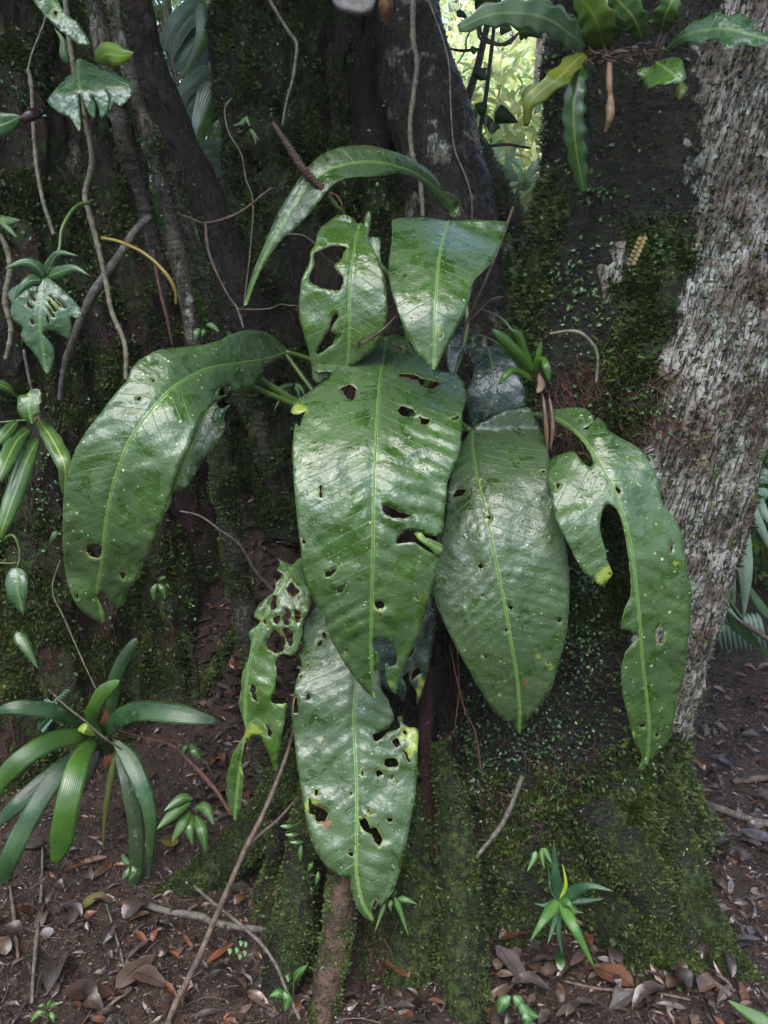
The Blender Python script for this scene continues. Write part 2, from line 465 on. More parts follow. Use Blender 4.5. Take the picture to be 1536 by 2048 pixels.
M_YSTALK = mat_plain('yellow_stalk', (0.13, 0.105, 0.02), (0.21, 0.16, 0.035), 25, 0.4, 0.2)
M_VINE = mat_plain('pale_vine_bark', (0.05, 0.044, 0.026), (0.17, 0.155, 0.10), 55, 0.6, 0.6)
M_TWIG = mat_plain('brown_twig_bark', (0.035, 0.022, 0.016), (0.11, 0.075, 0.055), 60, 0.6, 0.7)
M_GTWIG = mat_plain('grey_twig_bark', (0.030, 0.026, 0.020), (0.115, 0.105, 0.085), 80, 0.7, 0.7)
M_ROOTLET = mat_plain('reddish_rootlet', (0.035, 0.014, 0.010), (0.10, 0.045, 0.03), 50, 0.7, 0.3)
M_SPIKE = mat_plain('brown_fruit_spike', (0.020, 0.010, 0.008), (0.075, 0.038, 0.025), 120, 0.5, 0.8)
M_STRAP = mat_leaf('strap_leaf', (0.016, 0.042, 0.014), (0.034, 0.076, 0.026), 0.22, None, 0.08, True, 0.35)
M_STRAPB = mat_leaf('bright_strap_leaf', (0.030, 0.078, 0.010), (0.055, 0.125, 0.017), 0.26, None, 0.12, True)
M_STRAPD = mat_leaf('mottled_strap_leaf', (0.014, 0.032, 0.010), (0.035, 0.055, 0.02), 0.4, None, 0.0, True, 0.7)
M_FERN = mat_leaf('wavy_fern_leaf', (0.035, 0.085, 0.020), (0.060, 0.13, 0.028), 0.28, (0.20, 0.27, 0.06), 0.15)
M_FERNY = mat_leaf('yellow_fern_leaf', (0.13, 0.17, 0.020), (0.28, 0.24, 0.03), 0.4, (0.35, 0.33, 0.07), 0.2)
M_FROND = mat_leaf('pale_frond', (0.055, 0.105, 0.045), (0.10, 0.16, 0.075), 0.26, (0.17, 0.24, 0.09), 0.25)
M_SMALL = mat_leaf('small_green_leaf', (0.026, 0.066, 0.014), (0.048, 0.105, 0.024), 0.42, (0.10, 0.18, 0.05), 0.15)
M_VLEAF = mat_leaf('vine_leaf', (0.022, 0.065, 0.022), (0.05, 0.105, 0.045), 0.27, (0.16, 0.25, 0.09), 0.06)
M_PALM = mat_leaf('palm_leaflet', (0.060, 0.095, 0.060), (0.10, 0.145, 0.095), 0.30, None, 0.15, True)
M_BUSH = mat_leaf('bush_leaf', (0.070, 0.15, 0.020), (0.13, 0.24, 0.035), 0.38, None, 0.4, bumpy=0.05)
M_CANOPY = mat_leaf('canopy_leaf', (0.030, 0.075, 0.015), (0.06, 0.13, 0.022), 0.45, None, 0.25, bumpy=0.0)
M_MOSS = mat_leaf('moss_shoot', (0.019, 0.034, 0.007), (0.050, 0.075, 0.016), 0.5, None, 0.15, bumpy=0.0, spec=0.35)
M_TINY = mat_leaf('tiny_creeper_leaf', (0.035, 0.095, 0.028), (0.075, 0.16, 0.055), 0.3, None, 0.1, bumpy=0.0)
M_DEAD = mat_leaf('dead_leaf', (0.022, 0.016, 0.012), (0.066, 0.050, 0.038), 0.34, (0.03, 0.02, 0.015), 0.0, bumpy=0.6)
M_BARK_R = mat_bark('fibrous_dark_bark', (0.008, 0.008, 0.006), (0.019, 0.020, 0.013), lean=0.22, fibre='h')
M_BARK_L = mat_bark('red_mossy_bark', (0.008, 0.006, 0.005), (0.021, 0.014, 0.010), red=(0.028, 0.0105, 0.009), fibre='v')
M_BARK_G = mat_bark('grey_bark', (0.012, 0.010, 0.008), (0.034, 0.029, 0.022), fibre='v', pale=(0.19, 0.175, 0.14))
M_BARK_S = mat_bark('slender_stem_bark', (0.030, 0.027, 0.020), (0.075, 0.070, 0.055), fibre='h', pale=(0.15, 0.17, 0.13))
M_RUST = mat_plain('rotting_rust_wood', (0.010, 0.006, 0.004), (0.080, 0.046, 0.028), 30, 0.7, 1.0, bd=0.012)
M_SOIL = mat_ground()
M_LITSHRUB = mat_leaf('lightened_shrub_leaf', (0.40, 0.50, 0.20), (0.58, 0.66, 0.38), 0.4, None, 0.4, bumpy=0.0)  # leaf colour lightened to paint in the bright, misty glow of the gap
def mat_water():
    b = NB('water', 0.02, 0.5); b.set('Base Color', (0.9, 0.95, 0.92)); b.set('IOR', 1.33); b.set('Transmission Weight', 1.0); return b.m
M_WATER = mat_water()
# ------------------------------------------------------------------ ground
def gh0(x, y):
    x = np.asarray(x, float); y = np.asarray(y, float)
    h = 0.85 * sstep(2.05, 3.0, y) * sstep(0.62, 0.2, x) * sstep(-4, -1.5, x)
    h = h + 0.16 * sstep(1.75, 2.3, y) * sstep(0.0, -0.5, x)
    h = h + 0.16 * np.maximum(0, y - 3.3) + 0.10 * np.maximum(0, y - 6.0) * (y < 60) + 0.10 * 54 * (y >= 60)
    h = h + 0.12 * np.maximum(0, np.abs(x) - 8)
    return h
def gh(x, y):
    x = np.atleast_1d(np.asarray(x, float)); y = np.atleast_1d(np.asarray(y, float))
    p = np.stack([x.ravel(), y.ravel(), 0 * x.ravel()], -1)
    h = gh0(x.ravel(), y.ravel())
    h = h + 0.028 * fbm(p, 3.0, 3, 5) + 0.016 * fbm(p, 16, 4, 9, 0.6)
    return h.reshape(x.shape)
def ground_at(px, row):
    Y = np.linspace(1.2, 30, 2400)
    q = P(np.full_like(Y, px), np.full_like(Y, row), Y)
    below = q[:, 2] < gh0(q[:, 0], q[:, 1])
    k = int(np.argmax(below)) if below.any() else len(Y) - 1
    x, y = q[k, 0], q[k, 1]
    return np.array([x, y, float(gh(x, y)[0])])
nx, ny = 520, 560
ux = np.linspace(-1, 1, nx); gx = 1.9 * ux + 68 * np.abs(ux) ** 7 * np.sign(ux)
uy = np.linspace(0, 1, ny); gy = 0.9 + 3.9 * uy + 95 * uy ** 9
gy = np.concatenate([np.array([-25, -12, -6, -3, -1.5, -0.6, 0, 0.4, 0.7]), gy]); ny = len(gy)
GX, GY = np.meshgrid(gx, gy)
GZ = gh(GX, GY)
obj('ground', np.stack([GX.ravel(), GY.ravel(), GZ.ravel()], -1), grid_faces(ny, nx), M_SOIL, kind='structure')

# ------------------------------------------------------------------ trunks
def trunk_mesh(rings, nth, nz, disp, mask):
    cen, rx, ry = [], [], []
    for (xl, xr, row, Yc, f) in rings:
        a, b = P(xl, row, Yc), P(xr, row, Yc)
        cen.append((a + b) / 2); w = (b[0] - a[0]) / 2
        rx.append(w); ry.append(w * f)
    cen = np.array(cen); o = np.argsort(cen[:, 2]); cen = cen[o]; rx = np.array(rx)[o]; ry = np.array(ry)[o]
    zz = np.linspace(cen[0, 2], cen[-1, 2], nz)
    zc = cen[:, 2]
    def sm(v):
        r = np.interp(zz, zc, v); k = max(3, nz // 24); ker = np.hanning(k + 2)[1:-1]; ker /= ker.sum()
        return np.convolve(np.pad(r, (k, k), mode='reflect', reflect_type='odd'), ker, 'same')[k:-k]
    cx, cy, RX, RY = sm(cen[:, 0]), sm(cen[:, 1]), sm(rx), sm(ry)
    s = np.linspace(0, 1, nth, endpoint=False)
    th = 2 * np.pi * s + 0.55 * np.sin(2 * np.pi * s)        # denser towards -y (front) at th=pi
    th = th + np.pi / 2
    ct, st = np.cos(th), np.sin(th)
    V = np.stack([cx[:, None] + RX[:, None] * ct, cy[:, None] + RY[:, None] * st, zz[:, None] + 0 * ct[None, :]], -1).reshape(-1, 3)
    Nn = np.stack([ct[None, :] / RX[:, None], st[None, :] / RY[:, None], 0 * ct[None, :] + 0 * RX[:, None]], -1).reshape(-1, 3)
    Nn /= np.linalg.norm(Nn, axis=1)[:, None]
    d = disp(V, np.tile(th, nz))
    V = V + Nn * d[:, None]
    px, row = proj(V)
    col = mask(V, px, row, np.tile(th, nz))
    return V, grid_faces(nz, nth, True), Nn, np.clip(col, 0, 1)
def moss_tufts(V, N, wgt, count, ln=(0.005, 0.012), seed=1, spread=0.012, front=True):
    """a carpet of short moss shoots standing on a surface"""
    rg = np.random.default_rng(seed)
    w = np.clip(wgt, 0, None).astype(float)
    if front: w = w * (N[:, 1] < 0.35)
    px, row = proj(V)
    w = w * ((px > -80) & (px < 1620) & (row > -80) & (row < 2120))
    if w.sum() <= 0: return None
    idx = rg.choice(len(V), count, p=w / w.sum())
    jt = rg.normal(0, spread * 0.6, (count, 3)); jt -= N[idx] * (jt * N[idx]).sum(1)[:, None]; base = V[idx] + jt
    n = N[idx] + rg.normal(0, 0.55, (count, 3)) + np.array([0, 0, 0.15]); n /= np.linalg.norm(n, axis=1)[:, None]
    L = rg.uniform(*ln, count)
    t = rg.normal(0, 1, (count, 3)); t -= n * (t * n).sum(1)[:, None]; t /= np.linalg.norm(t, axis=1)[:, None]
    wd = L * rg.uniform(0.16, 0.34, count)
    a = base + t * wd[:, None]; b = base - t * wd[:, None]; m = base + n * (L * 0.6)[:, None] + t * (wd * 0.9)[:, None]
    tip = base + n * L[:, None] + rg.normal(0, 1, (count, 3)) * (L * 0.25)[:, None]
    VV = np.stack([a, b, m, tip], 1).reshape(-1, 3)
    k = np.arange(count)[:, None] * 4
    F = np.vstack([k + np.array([[0, 1, 2]]), k + np.array([[1, 3, 2]])])
    c = (rg.uniform(0.55, 1.45, count) * (1 + .7 * fbm(base, 22, 3, seed + 2)))[:, None] * np.stack([rg.uniform(0.8, 1.3, count), np.ones(count), rg.uniform(0.7, 1.1, count)], 1)
    uv = np.tile(np.array([[0, -.5], [0, .5], [.5, .5], [1, 0.]]), (count, 1))
    return VV, F, uv, np.repeat(c, 4, 0)
def leaflets(base, nrm, L, seed=2, asp=0.42, lift=0.5, droop=0.5, colr=(0.7, 1.3), flat=False):
    """many small folded leaves: 6 vertices, 4 triangles each"""
    rg = np.random.default_rng(seed); n = len(base)
    d = nrm * lift + rg.normal(0, 0.6, (n, 3)); d[:, 2] -= droop * 0.3; d /= np.linalg.norm(d, axis=1)[:, None]
    up = np.array([0, 0, 1.0]) + rg.normal(0, 0.45, (n, 3)) if not flat else nrm + rg.normal(0, 0.3, (n, 3))
    s = np.cross(d, up); s /= np.linalg.norm(s, axis=1)[:, None] + 1e-6
    u = np.cross(s, d)
    L = L[:, None]; W = L * asp * rg.uniform(0.7, 1.25, n)[:, None] * 0.5
    p0 = base; p1 = base + d * L * 0.45 - u * L * 0.02; tip = base + d * L - u * L * 0.18
    l1 = base + d * L * 0.38 + s * W + u * W * 0.35; r1 = base + d * L * 0.38 - s * W + u * W * 0.35
    l2 = base + d * L * 0.72 + s * W * 0.72 + u * W * 0.1 - u * L * 0.05; r2 = base + d * L * 0.72 - s * W * 0.72 + u * W * 0.1 - u * L * 0.05
    V = np.stack([p0, l1, p1, r1, l2, tip, r2], 1).reshape(-1, 3)
    k = np.arange(n)[:, None] * 7
    F4 = np.vstack([k + np.array([[2, 1, 4, 5]]), k + np.array([[2, 5, 6, 3]])]); F3 = np.vstack([k + np.array([[0, 1, 2]]), k + np.array([[0, 2, 3]])])
    c = rg.uniform(*colr, n)[:, None] * np.stack([rg.uniform(0.8, 1.25, n), np.ones(n), rg.uniform(0.75, 1.15, n)], 1)
    uv = np.tile(np.array([[0, 0], [.4, 1], [.45, 0], [.4, -1], [.7, 1], [1, 0], [.7, -1.]]), (n, 1))
    return V, [F4, F3], uv, np.repeat(c, 7, 0)
def leaf_mass(name, parent, c, rad, n, size, mat, seed, kind='stuff', clumps=26, squash=0.6):
    rg = np.random.default_rng(seed)
    cc = rg.normal(0, 1, (clumps, 3)); cc /= np.linalg.norm(cc, axis=1)[:, None]; cc *= rg.uniform(0.15, 1.0, (clumps, 1)) ** 0.5
    cc = np.array(c) + cc * np.array([rad, rad, rad * squash])
    i = rg.integers(0, clumps, n)
    v = rg.normal(0, 1, (n, 3)); v /= np.linalg.norm(v, axis=1)[:, None]
    q = cc[i] + v * (rad * 0.30 * rg.uniform(0.2, 1, (n, 1)) ** 0.4)
    shade = rg.uniform(0.75, 1.25, clumps)[i]
    V, F, uv, col = leaflets(q, v, size * rg.uniform(0.6, 1.3, n), seed, colr=(0.8, 1.2))
    col = col * np.repeat(shade, 7)[:, None]
    return obj(name, V, F, mat, parent, uv, col, smooth=False, kind=kind), cc

def fb(V, sx, sy, sz, o, seed, g=0.5): return fbm(V * np.array([sx, sy, sz]), 1, o, seed, g)
# --- right tree
def dispR(V, th):
    z = V[:, 2]
    base = 0.035 * fb(V, 4, 4, 2.2, 3, 3) + 0.010 * fb(V, 18, 18, 14, 3, 4)
    flare = 0.085 * np.exp(-np.clip(z, 0, 9) / 0.28) * (0.4 + np.sin(th * 5 + 1.0) + 0.5 * np.sin(th * 9))
    px, row = proj(V); pl = sstep(-70, 70, px - np.interp(row, [0, 200, 400, 700, 900, 1250, 1500], [1440, 1400, 1400, 1350, 1320, 1290, 1340])) * (row < 1560)
    hr = 0.0045 * np.abs(fb(V, 10, 10, 75, 3, 8)) * (1 - pl)
    pv = fb(V - np.array([0.30, 0, 0]) * z[:, None], 70, 70, 13, 4, 12); plates = -0.009 * np.clip(0.16 - np.abs(pv), 0, 1) / 0.16 * pl - 0.010 * np.clip(0.12 - np.abs(fb(V - np.array([0.22, 0, 0]) * z[:, None], 120, 120, 24, 3, 14)), 0, 1) / .12 * pl + 0.006 * fb(V, 60, 60, 35, 3, 13) * pl
    return base + flare + hr + plates
def maskR(V, px, row, th):
    bx = np.interp(row, [-600, 0, 200, 400, 500, 700, 900, 1100, 1250, 1350, 1560], [1440, 1440, 1405, 1400, 1385, 1350, 1320, 1295, 1290, 1335, 1350])
    wob = 75 * fbm(V, 9, 4, 21, .65)
    pale = sstep(-95, 95, px + wob - bx) * sstep(1600, 1480, row)
    xl = np.interp(row, [0, 300, 600, 800], [1110, 1092, 1030, 1010])
    moss = 0.30 + 0.22 * fbm(V, 5, 3, 22)
    moss = np.maximum(moss, sstep(120, 20, px - xl) * sstep(280, 430, row) * sstep(1100, 900, row) * 0.95)
    moss = np.maximum(moss, sstep(1330, 1600, row) * (0.50 + 0.4 * sstep(1150, 1350, px)))
    moss = np.maximum(moss, 0.8 * sstep(170, 20, np.abs(px + wob - bx + 70)) * sstep(200, 600, row) * sstep(1400, 1200, row))
    moss = np.where(row < 1480, moss * (1 - 0.7 * pale), moss)
    lw = 14 * fbm(V, 55, 3, 25)
    for (cx, cy, rr) in ((1222, 560, 26), (1218, 590, 14), (1300, 525, 16), (1235, 505, 14)):
        pale = np.maximum(pale, sstep(rr * 1.3, rr * 0.7, np.hypot(px - cx, (row - cy) * 0.7) + lw) * 0.9)
    rd = 0.35 * sstep(150, 20, np.abs(px + wob - 1190)) * sstep(90, 10, np.abs(row - 780)) + 0.15
    return np.stack([moss, pale, rd], 1)
ringsR = [(1290, 1900, -1300, 2.35, .9), (1190, 1760, -600, 2.28, .9), (1112, 1665, 0, 2.22, .9), (1095, 1640, 130, 2.2, .9), (1098, 1610, 300, 2.18, .9), (1072, 1590, 450, 2.16, .9), (1030, 1562, 620, 2.13, .9),
          (1005, 1535, 760, 2.11, .9), (960, 1492, 950, 2.09, .9), (930, 1450, 1100, 2.07, .9), (905, 1404, 1270, 2.05, .9), (885, 1372, 1400, 2.03, .88), (872, 1350, 1500, 2.02, .85), (862, 1345, 1580, 2.01, .85), (850, 1368, 1680, 2.0, .88), (840, 1390, 1745, 1.99, .9), (830, 1410, 1850, 1.98, .9)]
tR = empty('buttressed_tree', P(1130, 1709, 2.0), 'large leaning tree on the right, half dark fibrous bark, half pale plated bark', 'tree')
VR, FR, NR, CR = trunk_mesh(ringsR, 520, 620, dispR, maskR)
obj('trunk', VR, FR, M_BARK_R, tR, col=CR)
mt = moss_tufts(VR, NR, np.clip(CR[:, 0] - 0.36, 0, 1) ** 1.5 * sstep(-0.15, 0.15, fbm(VR, 20, 3, 77)) + 0.004, 130000, (0.005, 0.017), 5)
obj('moss', mt[0], mt[1], M_MOSS, tR, mt[2], mt[3], smooth=False, kind='stuff')
# --- left tree
def dispL(V, th):
    z = V[:, 2]
    return -0.075 * np.clip(0.22 - np.abs(fb(V, 5, 5, 1.3, 3, 36)), 0, 1) / 0.22 + 0.08 * fb(V, 3.2, 3.2, 1.6, 3, 31) + 0.026 * fb(V, 16, 16, 3.5, 4, 32, 0.6) + 0.012 * fb(V, 40, 40, 22, 4, 33, 0.6) + 0.10 * np.exp(-np.clip(z, 0, 9) / 0.3) * np.sin(th * 6)
def maskL(V, px, row, th):
    m = 0.53 + 0.42 * fbm(V, 4.5, 4, 41, 0.6); r = 0.5 + 0.6 * fbm(V, 3.5, 3, 42)
    m = np.maximum(m, 0.8 * sstep(170, 60, np.abs(px - 60) ) * sstep(300, 100, np.abs(row - 420)) * (0.6 + fbm(V, 8, 2, 43)))
    r = np.maximum(r, sstep(1000, 1250, row) * 0.75)
    g = 0.75 * sstep(34, 16, np.hypot(px - 143, (row - 325) * .55)) 
    return np.stack([m, g, r], 1)
ringsL = [(-420, 90, -1250, 2.7, .95), (-420, 150, -500, 2.7, .95), (-420, 195, 0, 2.7, .92), (-430, 255, 300, 2.7, .85), (-435, 295, 450, 2.7, .8), (-440, 370, 600, 2.7, .75), (-450, 435, 800, 2.7, .66), (-470, 455, 1000, 2.7, .62), (-480, 480, 1200, 2.68, .60), (-520, 500, 1350, 2.66, .6), (-560, 520, 1480, 2.64, .6), (-600, 540, 1600, 2.62, .6)]
tL = empty('strangled_tree', P(20, 1500, 2.66), 'broad mossy tree at the left edge with reddish shredded bark and vines climbing it', 'tree')
VL, FL, NL, CL_ = trunk_mesh(ringsL, 400, 460, dispL, maskL)
obj('trunk', VL, FL, M_BARK_L, tL, col=CL_)
mt = moss_tufts(VL, NL, np.clip(CL_[:, 0] - 0.42, 0, 1) * sstep(-0.15, 0.25, fbm(VL, 12, 3, 78)), 100000, (0.006, 0.016), 6)
obj('moss', mt[0], mt[1], M_MOSS, tL, mt[2], mt[3], smooth=False, kind='stuff')
# --- middle tree
def dispM(V, th):
    z = V[:, 2]
    return -0.085 * np.clip(0.22 - np.abs(fb(V, 5, 5, 1.3, 3, 56)), 0, 1) / 0.22 + 0.07 * fb(V, 4.2, 4.2, 1.6, 3, 51) + 0.028 * fb(V, 17, 17, 4, 4, 52, 0.6) + 0.013 * fb(V, 42, 42, 20, 4, 53, 0.6)
def maskM(V, px, row, th):
    m = 0.57 + 0.42 * fbm(V, 4.0, 4, 61, 0.6); r = 0.38 + 0.6 * fbm(V, 4.5, 3, 62)
    m = np.maximum(m, 0.85 * sstep(130, 50, np.abs(px - 555)) * sstep(250, 80, np.abs(row - 180)))
    m = np.maximum(m, 0.85 * sstep(110, 50, np.abs(px - 760)) * sstep(150, 60, np.abs(row - 430)))
    dark = sstep(110, 40, np.abs(px - 790)) * sstep(260, 120, np.abs(row - 120))
    return np.stack([m * (1 - .6 * dark), 0 * m, r], 1)
ringsM = [(440, 960, -1150, 3.0, .8), (425, 890, -500, 2.98, .8), (414, 850, 0, 2.95, .8), (432, 865, 200, 2.95, .8), (446, 900, 350, 2.95, .8), (450, 960, 480, 2.93, .75), (470, 1010, 600, 2.92, .7), (470, 1040, 750, 2.9, .66), (470, 1060, 900, 2.9, .62), (470, 1070, 1050, 2.9, .6)]
tM = empty('mossy_tree', P(720, 1000, 2.9), 'thick mossy tree in the middle rising behind the large drooping leaves', 'tree')
VM, FM, NM, CM = trunk_mesh(ringsM, 380, 420, dispM, maskM)
obj('trunk', VM, FM, M_BARK_L, tM, col=CM)
mt = moss_tufts(VM, NM, np.clip(CM[:, 0] - 0.40, 0, 1) * sstep(-0.2, 0.2, fbm(VM, 12, 3, 79)), 95000, (0.007, 0.018), 7)
obj('moss', mt[0], mt[1], M_MOSS, tM, mt[2], mt[3], smooth=False, kind='stuff')
# grey buttress root running down the right of the middle tree, and its spur
def limb(name, pts, radii, mat, parent, sides=40, n=160, mossv=0.3, pale=0.3, red=0.1, lumpa=0.018, seed=0, tufts=0, tl=(0.004, 0.010), **kw):
    pts = PP(pts) if len(pts[0]) == 3 and max(abs(p[0]) for p in pts) > 20 else np.array(pts, float)
    V, F, uv = tube(pts, radii, sides, n)
    c = catmull(pts, n); idx = np.concatenate([np.repeat(np.arange(n), sides), [0, n - 1]])
    N = V - c[idx]; L = np.linalg.norm(N, axis=1)[:, None] + 1e-6; N = N / L
    r = float(np.mean(radii))
    a_ = min(lumpa, 0.35 * r)
    V = V + N * (a_ * fbm(V, 0.9 / max(r, .004) * 0.5, 4, seed) + 0.25 * a_ * fbm(V, 80, 3, seed + 5))[:, None]
    col = np.stack([mossv + 0.35 * fbm(V, 12, 3, seed + 1), pale + 0.35 * fbm(V, 14, 3, seed + 2), red + 0 * V[:, 0]], 1)
    o = obj(name, V, F, mat, parent, uv, np.clip(col, 0, 1), **kw)
    if tufts:
        m = moss_tufts(V, N, np.clip(col[:, 0] - 0.3, 0, 1) * sstep(-.2, .15, fbm(V, 30, 3, seed + 4)) + 0.01, tufts, tl, seed + 9, 0.014, front=False)
        if m is not None: obj('moss', m[0], m[1], M_MOSS, o if parent is None else o, m[2], m[3], smooth=False, kind='stuff')
    return o
limb('buttress_root', [(760, -300, 2.72), (806, 0, 2.66), (835, 150, 2.60), (880, 300, 2.55), (908, 450, 2.52), (930, 650, 2.5), (940, 850, 2.5)], [.112, .112, .118, .128, .14, .14, .12], M_BARK_G, tM, 64, 260, .22, .36, .05, .03, 91, 3000)
limb('root_spur', [(930, 250, 2.62), (975, 340, 2.60), (1008, 400, 2.58), (1040, 460, 2.55), (1060, 560, 2.52)], [.03, .042, .036, .03, .02], M_BARK_G, tM, 28, 90, .5, .1, .1, .012, 92, 2500)
# --- stump with roots under the hanging leaves
def dispS(V, th):
    z = V[:, 2]
    return 0.05 * fb(V, 7, 7, 2.0, 3, 71) + 0.022 * fb(V, 24, 24, 5, 4, 72, .6) + 0.008 * fb(V, 60, 60, 30, 3, 73, .6)
def maskS(V, px, row, th):
    m = 0.30 + 0.4 * fbm(V, 7, 4, 81) + 0.25 * sstep(1500, 1850, row); r = 0.62 + 0.5 * fbm(V, 5, 3, 82)
    return np.stack([m, 0 * m, r], 1)
ringsS = [(700, 900, 700, 2.35, .8), (640, 950, 800, 2.3, .8), (620, 960, 1000, 2.2, .8), (620, 950, 1200, 2.1, .8), (610, 960, 1400, 2.02, .75), (590, 975, 1550, 1.95, .72), (560, 985, 1700, 1.85, .75), (535, 985, 1800, 1.80, .75), (520, 985, 1870, 1.78, .75)]
tS = empty('rooted_stump', P(770, 1800, 1.8), 'reddish rotting stump with mossy roots in the centre under the hanging leaves', 'stump')
VS, FS, NS, CS = trunk_mesh(ringsS, 260, 360, dispS, maskS)
obj('trunk', VS, FS, M_BARK_L, tS, col=CS)
mt = moss_tufts(VS, NS, np.clip(CS[:, 0] - 0.35, 0, 1) + .01, 30000, (0.004, 0.012), 8)
obj('moss', mt[0], mt[1], M_MOSS, tS, mt[2], mt[3], smooth=False, kind='stuff')
def root(pts, radii, seed, mossv=.62, red=.25, pale=0., tufts=5000, par=None, mat=None, sides=32, lumpa=.024): limb('root', pts, radii, mat or M_BARK_L, par or tS, sides, 150, mossv, pale, red, lumpa, seed, tufts)
root([(880, 1480, 1.74), (905, 1620, 1.68), (915, 1750, 1.62), (925, 1880, 1.56), (930, 2000, 1.50), (915, 2110, 1.42)], [.022, .034, .044, .052, .056, .05], 101, .8)
root([(800, 1500, 1.76), (815, 1640, 1.71), (835, 1780, 1.66), (830, 1900, 1.60), (800, 2010, 1.53), (760, 2080, 1.47)], [.03, .045, .06, .074, .062, .03], 102, .8, tufts=8000)
root([(640, 1500, 1.72), (612, 1640, 1.66), (598, 1760, 1.62), (585, 1880, 1.57), (565, 1980, 1.52), (545, 2070, 1.46)], [.022, .034, .040, .048, .054, .03], 103, .6, .2)
root([(692, 1690, 1.64), (686, 1800, 1.56), (672, 1880, 1.52), (655, 1970, 1.48), (640, 2060, 1.43)], [.026, .034, .028, .032, .024], 104, .42, .55, .30, tufts=5000, mat=M_RUST, lumpa=.045)
root([(690, 1500, 1.76), (705, 1700, 1.71), (715, 1850, 1.64), (705, 1990, 1.53)], [.04, .05, .05, .03], 105, .35, .5)
root([(860, 1330, 1.80), (850, 1500, 1.76), (862, 1700, 1.68), (872, 1900, 1.58), (880, 2030, 1.5)], [.02, .018, .016, .014, .01], 106, .05, .8, tufts=0)
# roots of the left tree crossing the bank
root([(620, 1480, 1.86), (560, 1600, 1.88), (490, 1690, 1.88), (420, 1745, 1.88), (340, 1790, 1.86), (270, 1800, 1.84)], [.055, .062, .062, .054, .038, .012], 111, .75, .1, tufts=16000, par=tL)
root([(560, 1640, 1.80), (552, 1720, 1.78), (530, 1800, 1.76), (500, 1850, 1.74)], [.03, .026, .022, .012], 112, .4, .2, tufts=800, par=tL)
root([(425, 850, 1.98), (445, 950, 2.0), (462, 1060, 2.02), (480, 1180, 2.03), (500, 1290, 2.02), (520, 1420, 2.0), (530, 1560, 1.96)], [.03, .029, .030, .031, .033, .034, .03], 113, .46, .1, .30, tufts=7000, par=tL, mat=M_BARK_S, lumpa=.01)
root([(440, 700, 2.25), (480, 780, 2.25), (515, 850, 2.25), (530, 900, 2.25), (560, 1000, 2.3)], [.026, .026, .026, .024, .02], 114, .45, .1, .25, tufts=3000, par=tL, mat=M_BARK_S, lumpa=.01)
root([(512, 1200, 2.05), (470, 1270, 2.05), (435, 1330, 2.08), (410, 1390, 2.1)], [.012, .013, .012, .010], 115, .7, .1, tufts=2500, par=tL)
root([(375, 1270, 2.12), (390, 1330, 2.1), (396, 1400, 2.08)], [.008, .009, .006], 116, .5, .1, tufts=400, par=tL)
# roots and toes of the right tree
root([(1310, 1560, 1.86), (1350, 1700, 1.80), (1388, 1820, 1.72), (1440, 1915, 1.63), (1520, 1985, 1.54), (1600, 2040, 1.48)], [.04, .06, .066, .055, .038, .02], 121, .66, .1, tufts=14000, par=tR, mat=M_BARK_R)
root([(1180, 1600, 1.72), (1250, 1720, 1.68), (1320, 1820, 1.64), (1380, 1890, 1.60)], [.05, .07, .06, .03], 122, .58, .1, tufts=8000, par=tR, mat=M_BARK_R)
# ------------------------------------------------------------------ broad leaves cut from their own outline
def drop_set(V, T, n, seed):
    rg = np.random.default_rng(seed); A = V[T[:, 0]]; B = V[T[:, 1]]; C = V[T[:, 2]]; nr = np.cross(B - A, C - A); ar = np.linalg.norm(nr, axis=1); nr = nr / (ar[:, None] + 1e-12)
    cl = sstep(-.15, .25, fbm((A + B + C) / 3, 14, 2, seed)) + .08
    k = rg.choice(len(T), n, p=ar * cl / (ar * cl).sum()); u = rg.random((n, 1)); w = rg.random((n, 1)) * (1 - u)
    c = A[k] * (1 - u - w) + B[k] * u + C[k] * w; N = nr[k]
    r = .0006 + .0016 * rg.random(n) ** 2.5
    t = np.cross(N, [0.3, 0.2, 1]); t /= np.linalg.norm(t, axis=1)[:, None]; b = np.cross(N, t)
    rows = [(1.0, -.35), (.98, .15), (.62, .52), (0, .66)]; vs = []
    a = np.linspace(0, 6.283, 7)[:-1]
    for rr_, h in rows[:3]:
        for q in a: vs.append(c + r[:, None] * (rr_ * (math.cos(q) * t + 1.15 * math.sin(q) * b) + h * N))
    vs.append(c + r[:, None] * .66 * N)
    VV = np.stack(vs, 1).reshape(-1, 3); F = []
    for i in range(2):
        for j in range(6): F.append((i * 6 + j, i * 6 + (j + 1) % 6, i * 6 + 6 + (j + 1) % 6, i * 6 + 6 + j))
    F4 = (np.arange(n)[:, None, None] * 19 + np.array(F)[None]).reshape(-1, 4)
    F3 = (np.arange(n)[:, None, None] * 19 + np.array([(12 + j, 12 + (j + 1) % 6, 18) for j in range(6)])[None]).reshape(-1, 3)
    return VV, [F4, F3]
